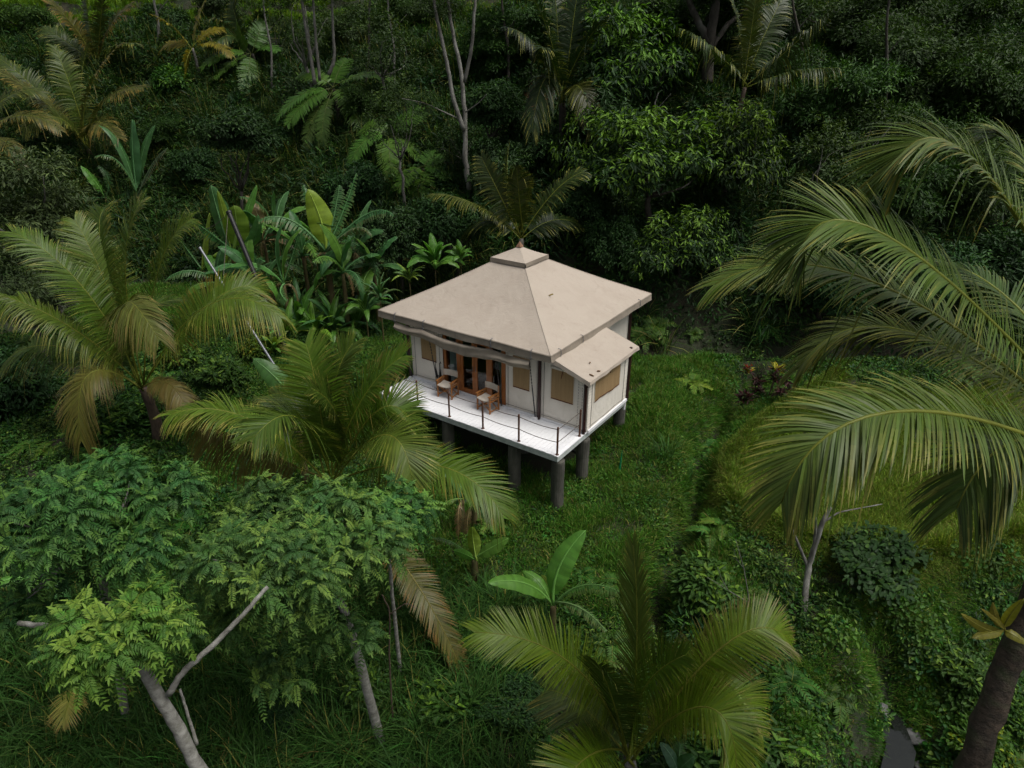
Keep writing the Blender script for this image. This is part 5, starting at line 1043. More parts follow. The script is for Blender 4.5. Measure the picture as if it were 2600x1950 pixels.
tl = [  # centre px, py, Y, radius, mesh, bark, trunk radius, label
    (1650, 420, 31.5, (3.6, 2.8, 3.0), C_BROAD, 'bark_dark', .16, 'leafy tree with lime young leaves on the slope right of the roof'),
    (1850, 400, 32.5, (3.2, 2.6, 2.9), C_BROAD, 'bark_dark', .15, 'leafy tree with bright leaf tips under the top right palm'),
    (1740, 640, 29.6, (2.6, 2.0, 2.4), C_BROAD, 'bark_dark', .12, 'low bright tipped tree leaning over the brook'),
    (1510, 420, 34, (2.6, 2.4, 3.2), C_BROAD, 'bark_dark', .12, 'darker leafy tree between the roof palm and the bright tipped tree'),
    (1600, 180, 38, (4.0, 3.0, 3.6), C_BROAD, 'bark_dark', .2, 'large leafy tree below the top edge right of centre'),
    (1790, 60, 44, (4.6, 3.6, 3.4), C_FINE, 'bark_dark', .42, 'big dark trunked tree behind the top right palm'),
    (2130, 250, 37, (4.2, 3.4, 3.4), C_FINE, 'bark_dark', .2, 'dense fine leafed tree right of the drooping palm'),
    (2330, 200, 39, (4.6, 3.6, 3.6), C_FINE2, 'bark_dark', .2, 'feathery tree in the middle of the right forest'),
    (2520, 240, 37, (4.4, 3.4, 3.6), C_FINE, 'bark_dark', .2, 'fine leafed tree at the right edge above the near palm'),
    (2200, 90, 48, (5.0, 4.0, 3.6), C_FINE2, 'bark_dark', .22, 'feathery tree high in the right forest'),
    (2420, 60, 50, (5.2, 4.0, 3.6), C_FINE, 'bark_dark', .22, 'broad fine leafed tree near the top right corner'),
    (2020, 60, 47, (3.6, 3.0, 2.8), C_SPARSE, 'bark_grey', .14, 'thin sparse tree before the hilltop terrace at right'),
    (2600, 90, 52, (4.6, 4.0, 3.6), C_FINE2, 'bark_dark', .2, 'feathery tree against the strip of sky at the top right corner'),
    (2080, 450, 32, (3.0, 2.4, 2.8), C_SPARSE, 'bark_grey', .1, 'open twiggy tree between the bright tipped tree and the near palm'),
    (2260, 470, 33, (3.4, 2.8, 3.0), C_FINE, 'bark_dark', .14, 'dark fine leafed tree behind the near palm tip'),
    (2460, 470, 32, (3.4, 2.8, 3.0), C_FINE2, 'bark_dark', .14, 'feathery dark tree behind the uppermost near frond'),
    (2080, 720, 29, (2.6, 1.6, 2.0), C_DARK, 'bark_dark', .1, 'dark bush on the far bank above the brook'),
    (2340, 700, 29.5, (3.2, 2.0, 2.6), C_DARK, 'bark_dark', .1, 'dark bush behind the near palm fronds on the far bank'),
    (2580, 680, 29.5, (3.2, 2.0, 2.6), C_DARK, 'bark_dark', .1, 'dark bush at the right edge on the far bank'),
    (1560, 640, 30.2, (1.8, 1.4, 2.0), C_DARK, 'bark_dark', .08, 'dark shrub in the hollow right of the roof'),
    (1470, 560, 31, (1.8, 1.4, 2.0), C_DARK, 'bark_dark', .08, 'dark shrub right of the palm behind the roof'),
    (60, 520, 26.5, (3.6, 2.8, 3.2), C_OLIVE, 'bark_grey', .16, 'grey green small leafed tree at the left edge'),
    (60, 740, 25, (3.4, 2.4, 2.8), C_OLIVE, 'bark_grey', .14, 'lower grey green tree behind the large left palm'),
    (20, 960, 22.5, (2.4, 2.0, 2.2), C_DARK, 'bark_dark', .1, 'dark tree in the shade at the left edge'),
    (590, 335, 36.5, (2.3, 1.8, 1.9), C_DARK, 'bark_dark', .1, 'rounded blue green bush below the upper tree fern'),
    (690, 380, 35.5, (1.8, 1.5, 1.6), C_DARK, 'bark_dark', .1, 'dark bush under the wide tree fern'),
    (322, 85, 50, (2.0, 1.8, 1.7), C_DARK, 'bark_dark', .1, 'dark round shrub near the top left corner'),
    (470, 235, 42, (2.0, 1.7, 1.7), C_BUSH, 'bark_dark', .08, 'soft green bush below the golden palm'),
    (960, 120, 44, (3.0, 2.4, 2.6), C_SPARSE, 'bark_grey', .1, 'sparse tree in front of the bright terrace at top centre'),
    (760, 60, 46, (3.4, 2.6, 2.8), C_SPARSE, 'bark_grey', .12, 'thin crowned tree at the top between the ferns'),
    (1010, 300, 37, (2.4, 2.0, 2.2), C_SPARSE, 'bark_grey', .08, 'twiggy shrub left of the forked grey tree'),
    (1240, 270, 37.5, (2.2, 1.8, 2.0), C_DARK, 'bark_dark', .1, 'dark shrub in front of the red soil bank'),
    (1250, 430, 34, (2.2, 1.7, 2.2), C_DARK, 'bark_dark', .1, 'dark shrub behind the palm left fronds'),
    (1150, 560, 31.5, (2.4, 1.6, 2.0), C_DARK, 'bark_dark', .1, 'dark shrub behind the left roof slope'),
    (1010, 590, 31.5, (2.2, 1.6, 2.0), C_DARK, 'bark_dark', .1, 'dark shrub right of the banana clump'),
    (1300, 80, 46, (3.2, 2.6, 2.6), C_FINE, 'bark_dark', .12, 'fine leafed tree above the red soil bank'),
    (1480, 60, 45, (3.2, 2.6, 3.0), C_BROAD, 'bark_dark', .14, 'leafy tree behind the tall dark palm'),
    (1560, 300, 36, (2.6, 2.2, 2.6), C_DARK, 'bark_dark', .12, 'dark tree filling the gap right of the tall palm'),
    (660, 885, 24.8, (1.05, .8, .8), C_LIME, 'bark_brown', .04, 'lime yellow leafed shrub left of the bananas'),
    (760, 870, 25.5, (.9, .7, .7), C_BUSH, 'bark_brown', .04, 'green shrub at the edge of the lawn left of the deck'),
    (560, 965, 21.5, (1.6, 1.2, .9), C_BUSH, 'bark_brown', .05, 'spreading green bush between the two large left palms'),
    (320, 1080, 17.5, (1.5, 1.1, .8), C_BUSH, 'bark_brown', .05, 'green bush below the drooping tan frond'),
    (480, 900, 23.5, (1.4, 1.1, .9), C_BUSH, 'bark_brown', .05, 'green bush right of the large left palm crown'),
    (2200, 1395, 13.2, (1.9, 1.2, .45), C_ROUND, 'bark_grey', .05, 'dark round leafed shrub around the pale dead trunk'),
    (1100, 1780, 9.8, (1.2, .9, .7), C_BUSH, 'bark_brown', .04, 'broad leafed shrub at bottom centre left of the palm'),
    (1190, 1600, 11.2, (.8, .6, .5), C_BUSH, 'bark_brown', .03, 'broad leafed shrub beside the hanging brown frond'),
    (1290, 1750, 9.8, (1.0, .8, .6), C_DARK, 'bark_brown', .03, 'dark leafed shrub under the left frond of the bottom palm'),
    (2480, 1880, 7.2, (.9, .7, .6), C_LIME, 'bark_brown', .03, 'light green shrub beside the stream in the lower right corner'),
    (1860, 1900, 9.4, (1.4, 1.0, .7), C_BUSH, 'bark_brown', .03, 'leafy bush right of the bottom palm'),
    (1800, 1480, 12.6, (1.3, 1.0, .7), C_BUSH, 'bark_brown', .03, 'leafy bush in the ditch near the dry twigs'),
    (60, 60, 99, (3.0, 2.4, 2.4), C_FINE, 'bark_dark', .12, 'dark tree above the palms in the top left corner'),
    (410, 60, 99, (2.6, 2.2, 2.2), C_DARK, 'bark_dark', .12, 'dark tree left of the golden palm at the top'),
    (560, 30, 99, (3.0, 2.4, 2.4), C_FINE2, 'bark_dark', .12, 'feathery tree behind the golden palm at the top'),
    (700, 110, 99, (2.6, 2.2, 2.2), C_SPARSE, 'bark_grey', .1, 'thin leafed tree right of the upper tree fern'),
    (880, 90, 99, (3.0, 2.4, 2.4), C_FINE2, 'bark_dark', .12, 'feathery tree right of the kinked grey trunk'),
    (1030, 150, 99, (2.8, 2.2, 2.2), C_SPARSE, 'bark_grey', .1, 'open crowned tree left of the forked grey trunks'),
    (1060, 30, 99, (3.0, 2.4, 2.2), C_FINE, 'bark_dark', .12, 'fine leafed tree behind the forked grey trunks at the top'),
    (1240, 150, 99, (2.6, 2.2, 2.2), C_FINE, 'bark_dark', .12, 'fine leafed tree between the forked trunks and the tall palm'),
    (1330, 380, 99, (2.6, 2.0, 2.3), C_DARK, 'bark_dark', .12, 'dark tree under the tall dark palm'),
    (1180, 380, 99, (2.3, 1.8, 2.0), C_SPARSE, 'bark_grey', .07, 'twiggy tree around the foot of the forked grey trunks'),
    (940, 260, 99, (2.4, 1.8, 2.0), C_FINE, 'bark_dark', .1, 'fine leafed tree above the lower tree fern'),
    (900, 470, 99, (2.2, 1.6, 2.0), C_DARK, 'bark_dark', .1, 'dark tree behind the ragged banana leaves'),
    (420, 330, 99, (2.2, 1.6, 1.7), C_FINE, 'bark_dark', .08, 'fine leafed tree right of the torn banana plant'),
    (120, 390, 99, (2.4, 1.8, 1.9), C_DARK, 'bark_dark', .1, 'dark tree under the brownish palm on the left slope'),
    (500, 420, 99, (2.2, 1.6, 1.8), C_DARK, 'bark_dark', .1, 'dark tree above the upright banana leaves'),
    (1680, 40, 99, (3.2, 2.6, 2.6), C_FINE2, 'bark_dark', .14, 'feathery tree at the top left of the dark double trunk'),
    (1960, 180, 99, (3.0, 2.4, 2.6), C_FINE, 'bark_dark', .12, 'fine leafed tree right behind the drooping palm'),
    (2380, 340, 99, (3.4, 2.6, 2.8), C_FINE, 'bark_dark', .14, 'dark fine leafed tree in the middle of the right slope'),
    (2180, 380, 99, (3.0, 2.4, 2.6), C_SPARSE, 'bark_grey', .1, 'loose twiggy tree on the right slope above the near palm'),
    (930, 1730, 10.4, (.9, .8, .7), C_BUSH, 'bark_brown', .03, 'leafy shrub at the foot of the largest foreground tree'),
    (760, 1800, 9.6, (.9, .7, .6), C_DARK, 'bark_brown', .03, 'dark shrub in the long grass right of the pale trunk'),
    (2560, 1800, 6.9, (.7, .6, .5), C_BUSH, 'bark_brown', .03, 'leafy shrub growing against the thick brown trunk'),
    (2440, 1960, 7.0, (.8, .7, .5), C_DARK, 'bark_brown', .03, 'dark shrub at the bottom edge below the thick brown trunk'),
    (2400, 1700, 9.6, (.9, .8, .6), C_BUSH, 'bark_brown', .03, 'leafy shrub on the bank above the stream'),
]
for i, (px, py, Y, rad, me, bk, tr, lab) in enumerate(tl):
    big = max(rad) > 2.05
    if Y > 90: Y = gy(px, py + 45, rad[1] * .4)
    elif Y > 28: Y = min(Y, max(Y - 6, gy(px, py + 20, rad[1] * .55)))
    cen = W(px, py, Y)
    if not big:
        g_ = ground(px, py + 12); cen = g_ + V3(0, -.35 * rad[1], .42 * rad[2])
    tree('leafy_tree' if big else 'leafy_bush', lab, cen, rad, me, rz=i * 1.7, bark=bk, tr=tr, seed=i + 1, group='hillside trees' if big else 'bushes in the valley', cat='tree' if big else 'bush', limbs=7 if big else 4)

# slender forked grey trees with visible trunks
def stem_tree(label, stems, crowns, bark='bark_grey', name='slender_tree', cat='tree', group='slender trees with bare trunks', seed=1, base=None):
    rng = np.random.default_rng(seed); b = np.asarray(stems[0][0][0], float) if base is None else np.asarray(base, float); e = empty(name, b); tag(e, label, cat, group)
    for k, (pts, r0, r1) in enumerate(stems):
        P = np.asarray(pts, float); t = np.linspace(0, 1, len(P)); tt = np.linspace(0, 1, len(P) * 5); Q = np.stack([np.interp(tt, t, P[:, j]) for j in range(3)], 1)
        for _ in range(2): Q[1:-1] = (Q[:-2] + Q[1:-1] * 2 + Q[2:]) / 4
        Q[1:-1] += rng.normal(0, r0 * .09, (len(Q) - 2, 3)); mb = MB(); mb.tube(Q - b, (r0 + (r1 - r0) * tt) * (1 + .03 * np.sin(tt * 31) + .03 * np.sin(tt * 83)), 9)
        mb.build('trunk' if k == 0 else 'branch', M[bark], e, True)
    for (c, rad, me, rz) in crowns: link_mesh('crown', me, e, np.asarray(c) - b, (0, 0, rz), rad)
    return e
Yt = 33.5
stem_tree('forked pale grey tree with three thin trunks above the roof', [([W(1192, 480, Yt), W(1180, 400, Yt), W(1182, 290, Yt + .3), W(1170, 170, Yt + .6), W(1145, 60, Yt + 1), W(1130, -60, Yt + 1.4)], .14, .06), ([W(1178, 330, Yt), W(1150, 250, Yt), W(1135, 160, Yt), W(1105, 30, Yt), W(1095, -60, Yt)], .11, .06), ([W(1180, 210, Yt + .2), W(1198, 120, Yt), W(1205, 20, Yt - .2), W(1215, -60, Yt)], .09, .05), ([W(1160, 300, Yt), W(1080, 262, Yt - .6), W(1020, 250, Yt - 1)], .04, .015), ([W(1182, 285, Yt), W(1215, 262, Yt - .4), W(1235, 240, Yt - .6)], .035, .015)],
          [(W(1130, -20, Yt + .5), (2.4, 2.0, 1.8), C_SPARSE, 1.0), (W(1075, 270, Yt - .8), (1.3, 1.0, .8), C_SPARSE, 2.0)], seed=3)
Yt = 39
stem_tree('pair of thin bare grey trunks above the wide tree fern', [([W(800, 215, Yt), W(785, 120, Yt), W(768, 20, Yt), W(762, -60, Yt)], .1, .06), ([W(812, 205, Yt), W(802, 100, Yt), W(795, 0, Yt), W(792, -60, Yt)], .08, .05)], [(W(775, -40, Yt), (2.0, 1.6, 1.4), C_SPARSE, .5)], seed=4)
stem_tree('single kinked grey trunk right of the thin pair near the top', [([W(835, 190, Yt), W(850, 150, Yt), W(846, 80, Yt), W(842, -60, Yt)], .1, .05)], [(W(850, -30, Yt), (1.8, 1.5, 1.3), C_SPARSE, 2.5)], seed=5)
stem_tree('dark leaning double trunk at the top right behind the palm', [([W(1795, 210, 40), W(1800, 120, 40), W(1815, 30, 40), W(1820, -60, 40)], .32, .2), ([W(1800, 110, 40), W(1770, 50, 40), W(1740, -20, 40)], .22, .14), ([W(1805, 120, 40), W(1850, 60, 40), W(1900, 20, 40)], .16, .1)], [(W(1800, -60, 40), (3, 2.5, 2), C_FINE, 1)], bark='bark_dark', seed=6)
for k_, (x0_, y0_, x1_, r_, bk_, lab_) in enumerate(((690, 215, 668, .08, 'bark_grey', 'thin straight trunk just right of the upper tree fern'), (925, 235, 948, .09, 'bark_dark', 'thin dark trunk above the wide tree fern fronds'), (1000, 215, 985, .08, 'bark_grey', 'thin grey trunk left of the forked grey tree'), (1290, 215, 1275, .1, 'bark_dark', 'thin dark trunk beside the red soil bank'), (1560, 250, 1575, .09, 'bark_grey', 'thin pale trunk right of the tall dark palm'), (1655, 330, 1672, .06, 'bark_pale', 'short pale stem rising out of the bright tipped tree'), (2040, 200, 2010, .1, 'bark_dark', 'thin dark trunk right of the drooping palm'), (2240, 330, 2262, .09, 'bark_dark', 'thin trunk in the middle of the right forest'), (400, 120, 392, .12, 'bark_grey', 'pale trunk behind the golden palm'))):
    Yk = gy(x0_, y0_, 1.2); y1_ = -50 if k_ != 5 else 235
    stem_tree(lab_, [([W(x0_, y0_ + 15, Yk), W((x0_ * .7 + x1_ * .3) + 6, y0_ * .65 + y1_ * .35, Yk), W((x0_ * .3 + x1_ * .7) - 5, y0_ * .3 + y1_ * .7, Yk), W(x1_, y1_, Yk)], r_, r_ * .55), ([W((x0_ + x1_) / 2, (y0_ + y1_) / 2, Yk), W((x0_ + x1_) / 2 + 40, (y0_ + y1_) / 2 - 45, Yk - .3)], r_ * .35, r_ * .15)], [(W(x1_, y1_ - 10, Yk), (1.7, 1.4, 1.2), C_SPARSE, k_ * 1.3)] if k_ != 5 else [], bark=bk_, seed=30 + k_)
# pale dead tree by the rice field
Yt = 13.6
stem_tree('pale peeling dead trunk at the edge of the rice field', [([W(2040, 1560, Yt - .6), W(2052, 1440, Yt), W(2070, 1385, Yt), W(2092, 1320, Yt), W(2108, 1288, Yt + .1)], .085, .05), ([W(2065, 1400, Yt), W(2072, 1340, Yt), W(2068, 1280, Yt)], .045, .025), ([W(2092, 1325, Yt), W(2130, 1300, Yt), W(2240, 1280, Yt + .2)], .03, .012), ([W(2052, 1440, Yt), W(2030, 1390, Yt), W(2012, 1345, Yt - .1)], .05, .03)], [], name='dead_tree', cat='dead tree', group='dead trees', seed=7)
Yt = 12.4
stem_tree('bare grey twigs sticking out beside the ditch', [([W(1905, 1600, Yt), W(1900, 1510, Yt), W(1888, 1440, Yt), W(1868, 1370, Yt)], .018, .006), ([W(1900, 1530, Yt), W(1850, 1500, Yt), W(1795, 1465, Yt)], .014, .005), ([W(1850, 1500, Yt), W(1832, 1470, Yt), W(1822, 1440, Yt)], .01, .004), ([W(1890, 1445, Yt), W(1870, 1420, Yt), W(1864, 1395, Yt)], .008, .004)], [], name='dead_shrub', cat='dead shrub', group='dead trees', seed=8)
M['bark_trunk'] = surf('scaly_brown_bark', (.085, .062, .044), (.024, .02, .014), 5, vscale=(1, 1, 1.6), bs=1.0, bd=.08, bscale=7, c3=(.045, .06, .025), s3=2.0)
# brown palm trunk in the lower right corner with yellow fern
Yt = 6.6
e = stem_tree('thick brown trunk in the lower right corner with yellow epiphyte leaves', [([W(2380, 2250, Yt - 1.4), W(2450, 2000, Yt - .5), W(2530, 1760, Yt), W(2610, 1560, Yt + .3), W(2720, 1300, Yt + .7)], .2, .16)], [], bark='bark_trunk', group='large trunks', seed=9)
be = np.array(e.location)
for (mx, my, tx_, ty_, w) in ((2510, 1600, 2440, 1558, .14), (2520, 1605, 2468, 1620, .15), (2560, 1570, 2600, 1520, .14), (2540, 1580, 2490, 1545, .1), (2570, 1610, 2620, 1640, .14), (2530, 1570, 2520, 1530, .12)):
    banana_leaf(W(2550, 1600, Yt), W(mx, my, Yt - .1), W(tx_, ty_, Yt - .2), w, (.2, .17, .03), 0, parent=e, origin=be, name='epiphyte_leaf')
# ------------------------------------------------------------------ foreground trees with feathered leaves
def compound_crown(name, rad, nros, seed, L=.5, pairs=10, per=8, cols=((.052, .128, .048), (.085, .175, .048)), young=(.18, .28, .07), flat=.0, yf=.3, leafl=.115, extra=()):
    """rosettes of drooping pinnate leaves over a lumpy dome, metres, centred on the origin"""
    rng = np.random.default_rng(seed); mb = MB(); rad = np.asarray(rad, float)
    nl = 17; LC = rdir(nl, rng) * rng.uniform(.4, .85, (nl, 1)); LC[:, 2] = rng.uniform(-.45, .6, nl) * (1 - .5 * np.hypot(LC[:, 0], LC[:, 1])); LR = rng.uniform(.2, .36, nl); LV = np.exp(rng.normal(0, .22, nl))
    k = rng.integers(0, nl, nros); u = rdir(nros, rng); u[:, 2] = np.where((u[:, 2] < 0) & (rng.random(nros) < .6), -u[:, 2] * .7, u[:, 2]); u = unit(u)
    C = (LC[k] + u * (LR[k] * np.where(rng.random(nros) < .75, rng.uniform(.9, 1.05, nros), rng.uniform(.4, .9, nros)))[:, None]) * rad
    if len(extra):
        E_ = np.concatenate([np.asarray(c_, float) + rng.normal(0, s_, (n_, 3)) * V3(1, 1, .5) for (c_, s_, n_) in extra]); C = np.concatenate([C, E_]); u = np.concatenate([u, unit(rng.normal(0, .6, (len(E_), 3)) + V3(0, 0, .5))]); nros = len(C)
    out = unit(u * .5 + unit(C / rad) * .6 + V3(0, 0, .55))
    for i in range(nros):
        o = out[i]; a = unit(np.cross(o, V3(.2, .3, 1))); b = np.cross(o, a); base = (LV[k[i]] if i < len(k) else 1.0) * jit(np.asarray(cols[0]) * (1 - (m := rng.random())) + np.asarray(cols[1]) * m, 1, .1, rng)[0]
        tw_y = rng.random() < yf
        for j in range(per):
            az = j * 2.4 + rng.normal(0, .25); f = (j + .6) / per; el = R(62 - 78 * f) + rng.normal(0, .12); d = a * math.cos(az) * math.cos(el) + b * math.sin(az) * math.cos(el) + o * math.sin(el); l = L * rng.uniform(.75, 1.1) * (.62 + .38 * f)
            t = np.linspace(.2, 1, pairs); P = C[i] + d * (l * t)[:, None] - V3(0, 0, 1) * (l * (.2 + .62 * f) * t * t)[:, None]; T = unit(np.gradient(P, axis=0)); S = unit(np.cross(T, V3(0, 0, 1) + o * .3)); N = np.cross(S, T)
            col = base * (1 - .0) if f > .35 or not tw_y else np.asarray(young); cc = jit(col, pairs, .1, rng); cc[-2:] = cc[-2:] * .5 + np.asarray(young) * .5
            for s in (-1, 1):
                D = unit(S * s * .88 + T * .5 - V3(0, 0, 1) * .22 + rng.normal(0, .1, (pairs, 3))); ln = leafl * np.interp(t, [.2, .5, 1], [.75, 1, .8]) * rng.uniform(.85, 1.1, pairs) * (.7 + .3 * f)
                leaves(mb, P, D, N, ln, ln * .36, cc, .22, 1)
            leaves(mb, P[-1:], T[-1:], N[-1:], leafl, leafl * .36, cc[-1:], .2, 1)
            mb.tube(np.concatenate([C[i][None], P[::3], P[-1:]]), .0045, 3, c=np.asarray(cols[0]) * 1.1, cap=False)
    me = mb.mesh(name, M['leaf_tree']); return me, C
def fore_tree(label, centre, rad, nros, seed, stems, twig=26, name='feather_leaf_tree', sprays=(), **kw):
    rng = np.random.default_rng(seed); c = np.asarray(centre, float); me, C = compound_crown('feather_crown', rad, nros, seed, **kw)
    e = stem_tree(label, stems, [], seed=seed, name=name, bark='bark_pale', group='feather leaved trees in the foreground'); b = np.array(e.location)
    link_mesh('crown', me, e, c - b)
    hub = np.asarray(stems[-1][0][-1], float) if len(stems) == 1 else np.asarray(stems[0][0][-1], float)
    for i in rng.choice(len(C), min(twig, len(C)), replace=False):
        q = c + C[i]; mid = hub + (q - hub) * .5 + V3(0, 0, -.15) + rng.normal(0, .08, 3); mb = MB(); t = np.linspace(0, 1, 8); P, _, _ = bez(hub, mid, q, t); mb.tube(P - b, .04 * (1 - t) + .008, 6); mb.build('branch', M['bark_grey'], e, True)
    return e
def down(p, lean=(0, 0)):
    """ground point below p"""
    return on_ground(p[0] + lean[0], p[1] + lean[1], -.2)
Y1 = 9.2; p0 = W(268, 1470, Y1)
fore_tree('wide feather leaved tree at the left edge', W(225, 1315, Y1), (1.75, 1.5, 1.25), 180, 41, [([down(p0, (-1.6, 1.2)), W(262, 1500, Y1 + .2), W(262, 1420, Y1), W(245, 1340, Y1)], .09, .05)], extra=[(W(60, 1560, Y1 - .3) - W(225, 1315, Y1), .3, 12), (W(120, 1480, Y1) - W(225, 1315, Y1), .35, 12)])
Y1 = 9.8; p0 = W(905, 1640, Y1)
fore_tree('largest feather leaved tree in front of the bushy palm', W(715, 1385, Y1), (2.35, 1.8, 1.45), 280, 42, [([down(p0, (.25, .1)), W(900, 1630, Y1), W(862, 1520, Y1), W(780, 1430, Y1)], .11, .06)], extra=[(W(700, 1690, Y1 - .5) - W(715, 1385, Y1), .28, 14), (W(560, 1560, Y1 - .4) - W(715, 1385, Y1), .3, 14), (W(830, 1600, Y1 - .3) - W(715, 1385, Y1), .3, 12)])
Y1 = 6.9
fore_tree('feather leaved clump on the thick pale leaning trunk at bottom left', W(300, 1610, Y1 + .1), (.98, .85, .72), 62, 43, [([down(W(620, 2150, Y1 - .3), (.1, 0)), W(600, 2100, Y1 - .3), W(505, 1950, Y1 - .1), W(425, 1800, Y1), W(352, 1680, Y1 + .1)], .125, .085), ([W(428, 1762, Y1), W(470, 1700, Y1 + .1), W(555, 1625, Y1 + .3), W(618, 1560, Y1 + .5), W(680, 1490, Y1 + .8)], .05, .03), ([W(330, 1640, Y1), W(130, 1590, Y1 + .2), W(48, 1582, Y1 + .3)], .045, .035), ([W(500, 1890, Y1 + .1), W(482, 1830, Y1 + .2), W(457, 1750, Y1 + .3)], .03, .018)], leafl=.115, L=.45, cols=((.07, .135, .032), (.11, .19, .036)), young=(.23, .29, .06), yf=.5, twig=14)
fore_tree('feather leaved sapling near the pole rope at the right side of the largest crown', W(985, 1300, 11.2), (.95, .8, .9), 40, 46, [([down(W(985, 1400, 11.2)), W(985, 1400, 11.2), W(985, 1310, 11.2)], .05, .025)], twig=8)
# thin dry sapling under the hanging brown frond
Y1 = 10.2
stem_tree('thin dry sapling stem below the hanging brown frond', [([down(W(995, 1830, Y1)), W(997, 1830, Y1), W(988, 1660, Y1), W(990, 1550, Y1), W(970, 1510, Y1)], .025, .012), ([W(990, 1560, Y1), W(1030, 1530, Y1), W(1060, 1545, Y1)], .012, .006)], [], name='dry_sapling', cat='sapling', group='dead trees', seed=12, bark='bark_brown')
# fallen dry frond, bottom left
def dry_frond(label, a, m, b, ll=.45, seed=3, col=(.24, .2, .09)):
    mb = MB(); o = np.asarray(a, float); frond(mb, o - o, np.asarray(m) - o, np.asarray(b) - o, n=44, ll=ll, lw=.022, col=col, tip=(.25, .15, .08), tipf=1, droop=.3, t0=.05, a0=60, a1=14, rr=.012, rng=np.random.default_rng(seed))
    ob = mb.build('dry_frond', M['palm'], colour=True); ob.location = o; tag(ob, label, 'palm frond')
dry_frond('short straw coloured palm frond poking out at bottom left', W(185, 1745, 8.2), W(175, 1780, 7.9), W(160, 1832, 7.5))
dry_frond('dry upright palm frond tip between the left foreground crowns', W(185, 1470, 9.4), W(184, 1440, 9.4), W(178, 1400, 9.4), ll=.3, seed=4)
# ------------------------------------------------------------------ croton with maroon leaves
def croton(label, px, py):
    b = ground(px, py); rng = np.random.default_rng(9); e = empty('croton_plant', b - V3(0, 0, .05)); tag(e, label, 'shrub')
    for k, (dx, h, top) in enumerate(((.05, 1.45, 1), (-.75, 1.05, 1), (.55, .85, 0), (-.4, .7, 0), (-.9, .35, 0), (.2, .7, 0), (.0, 1.1, 0), (-1.0, .15, 0), (.8, .45, 0), (-.3, .3, 0))):
        q = V3(dx, rng.normal(0, .25), h); mb = MB(); t = np.linspace(0, 1, 5)[:, None]; mb.tube(q * t * V3(1, 1, 1) + V3(0, 0, 0), .02, 6); mb.build('stem', M['bark_brown'], e)
        n = 40; az = rng.uniform(0, 6.283, n); el = rng.uniform(-.3, 1.2, n); D = np.stack([np.cos(az) * np.cos(el), np.sin(az) * np.cos(el), np.sin(el)], -1); P = q + rng.normal(0, .07, (n, 3)) - V3(0, 0, .12)
        C = jit((.045, .012, .018), n, .3, rng); hi = rng.random(n) < .2; C[hi] = jit((.03, .05, .015), hi.sum(), .2, rng)
        if top: m = el > .5; C[m] = jit((.3, .26, .03), m.sum(), .2, rng); m2 = m & (rng.random(n) < .3); C[m2] = (.3, .05, .02)
        mb = MB(); leaves(mb, P, D, unit(V3(0, 0, 1) + rng.normal(0, .3, (n, 3))), .28 * rng.uniform(.7, 1.2, n), .075, C, .35, 1); mb.build('leaf_cluster', M['leaf'], e, colour=True)['kind'] = 'stuff'
croton('dark maroon croton shrub with yellow top leaves near the brook', 1950, 1010)
# single fern by the path
def fern_thing(label, px, py, L, col, seed, nf=9):
    b = ground(px, py); e = empty('fern', b); tag(e, label, 'fern', 'ferns near the ditch'); rng = np.random.default_rng(seed)
    for i in range(nf):
        az = i * 2.4 + rng.normal(0, .3); h = V3(math.cos(az), math.sin(az), 0); l = L * rng.uniform(.75, 1.1); el = rng.uniform(.5, 1.2); mb = MB()
        frond(mb, V3(0, 0, 0), h * l * .45 * math.cos(el) + V3(0, 0, l * .45 * math.sin(el)), h * l * (.75 + .2 * math.cos(el)) + V3(0, 0, l * .2), n=22, ll=.28 * l, lw=.05 * l, col=col, tipf=0, droop=.12, seg=2, t0=.12, a0=80, a1=45, rr=.01, rng=rng); mb.build('frond', M['leaf'], e, colour=True)
fern_thing('bright yellow green fern on the bank right of the lodge', 1758, 985, .95, (.11, .17, .025), 3)
fern_thing('green fern on the shoulder above the ditch', 1800, 1150, .8, (.06, .14, .03), 4)
fern_thing('light green fern at the near end of the curved bund', 1800, 1370, .7, (.07, .14, .03), 5)
fern_thing('fern in the leafy bank left of the dry twigs', 1830, 1345, .7, (.06, .13, .02), 6)
fern_thing('fern at the foot of the banana plant by the columns', 1250, 1330, .7, (.06, .13, .025), 7)
fern_thing('bright fern low in the corner right of the bottom palm', 2000, 1900, .6, (.1, .17, .025), 8)
def tuft_thing(label, px, py, H, col, seed):
    b = ground(px, py); me = grass_tuft('tuft', 70, H, .2, .02, col, seed, 1.2, .05); o = link_mesh('grass_clump', me, None, b); tag(o, label, 'grass clump', 'grass clumps by the ditch')
tuft_thing('tall grass clump on the shoulder right of the green stake', 1690, 1165, .9, (.045, .1, .03), 4)
tuft_thing('grass clump lower down the shoulder above the ditch', 1740, 1230, .8, (.05, .11, .025), 5)
tuft_thing('dark grass clump beside the hanging brown frond', 1045, 1640, 1.1, (.03, .085, .025), 6)
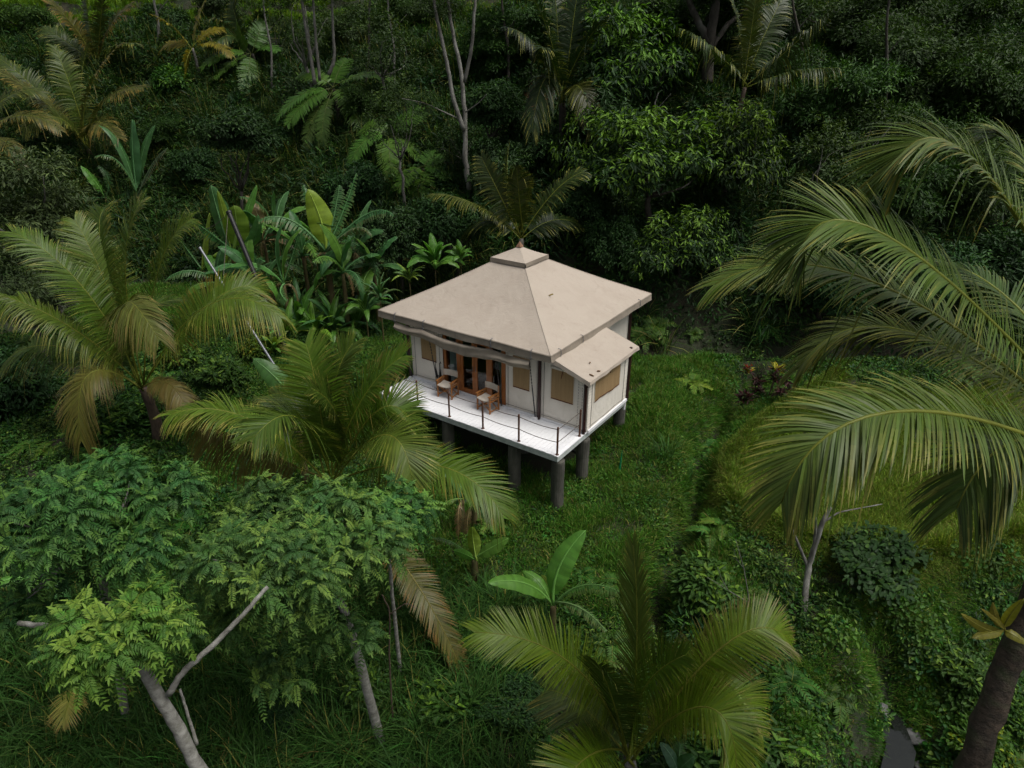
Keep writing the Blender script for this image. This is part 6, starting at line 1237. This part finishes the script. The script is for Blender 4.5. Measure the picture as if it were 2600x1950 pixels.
# ------------------------------------------------------------------ poles, stake
def pole(label, a, b, r, mat, name='leaning_pole'):
    a, b = np.asarray(a, float), np.asarray(b, float); d = unit(b - a); g = a.copy()
    while g[2] > float(height(g[0], g[1])) - .2: g = g - d * .1
    mb = MB(); mb.tube([V3(0, 0, 0), b - g], r, 10); o = empty(name, g); tag(o, label, 'pole', 'leaning poles by the bananas'); mb.build('shaft', M[mat], o)
    mb = MB(); mb.tube([b - g - d * .06, b - g + d * .03], r * 1.25, 10); mb.build('cap', M[mat], o)
    return o
pole('thick black pole leaning left among the banana plants', W(685, 790, 27.0), W(581, 538, 28.6), .1, 'black')
pole('thin silver pole leaning left beside the black pole', W(640, 838, 25.2), W(508, 630, 26.6), .05, 'steel')
def cord(label, pts, r=.012):
    P = np.asarray(pts, float); mb = MB(); mb.tube(P - P[0], r, 5); o = mb.build('guy_cord', M['rope']); o.location = P[0]; tag(o, label, 'cord')
pa, pb = W(579, 542, 28.6), W(548, 556, 28.7)
cord('slack cord hanging from the top of the black pole', [pa + (W(470, 575, 29.5) - pa) * t - V3(0, 0, .35 * math.sin(t * math.pi)) for t in np.linspace(0, 1, 12)])
cord('thin cord dropping from the black pole to the silver pole', [pa + (W(565, 735, 25.8) - pa) * t for t in np.linspace(0, 1, 6)])
g = ground(1572, 1200); mb = MB(); tp = W(1580, 1140, g[1]) - g; t = np.linspace(0, 1, 7)[:, None]
mb.tube(tp * t, (.055 - .045 * t[:, 0]), 8); o = mb.build('plastic_stake', surf('green_plastic', (.01, .2, .07), (.01, .15, .055), 12, rough=.4, bs=.2)); o.location = g - V3(0, 0, .05); tag(o, 'thin bright green plastic stake in the grass right of the columns', 'stake')
# bare red soil bank on the slope
gc = ground(1370, 235)
def red(a, b):
    X = gc[0] - 1.9 + 3.8 * a + .5 * np.sin(b * 5); Y = gc[1] - 2.2 + 5.4 * b; e_ = np.minimum(np.minimum(a, 1 - a), np.minimum(b, 1 - b)) * 6
    return X, Y, height(X, Y) - .25 + .55 * np.clip(e_, 0, 1) + .12 * wob(X, Y, 2.2, 1) * np.clip(e_, 0, 1)
mb = MB(); mb.grid(red, 40, 40); tag(mb.build('red_soil_bank', M['red_soil'], smooth=True), kind='structure')

# rocks along the stream
rockm = surf('grey_stream_rock', (.12, .12, .118), (.06, .06, .056), 5, bs=.6, bd=.03, rough=.55, c3=(.05, .06, .03), s3=2)
rk = np.random.default_rng(8)
for i in range(3):
    t_ = i / 2; px_ = 2300 + 80 * t_ + rk.normal(0, 45); py_ = 1800 + 150 * t_; g_ = ground(px_, py_); r_ = rk.uniform(.1, .24)
    bm = bmesh.new(); bmesh.ops.create_icosphere(bm, subdivisions=3, radius=r_)
    for v in bm.verts:
        c_ = v.co / r_; k_ = 1 + .22 * math.sin(c_.x * 3 + i) * math.cos(c_.y * 3.3 + i * 2) + .14 * math.sin(c_.z * 5 + c_.x * 4 + i); v.co = Vector((c_.x * 1.2, c_.y, c_.z * .65)) * r_ * k_
    me = bpy.data.meshes.new('rock'); bm.to_mesh(me); bm.free(); me.materials.append(rockm)
    for p_ in me.polygons: p_.use_smooth = True
    o = link_mesh('rock', me, None, g_ + V3(0, 0, r_ * .15), (0, 0, rk.uniform(0, 6))); tag(o, ('grey rock at the upstream end of the small stream at lower right', 'grey rock halfway down the small stream at lower right', 'grey rock in the small stream nearest the bottom edge')[i], 'rock', 'rocks in the stream')
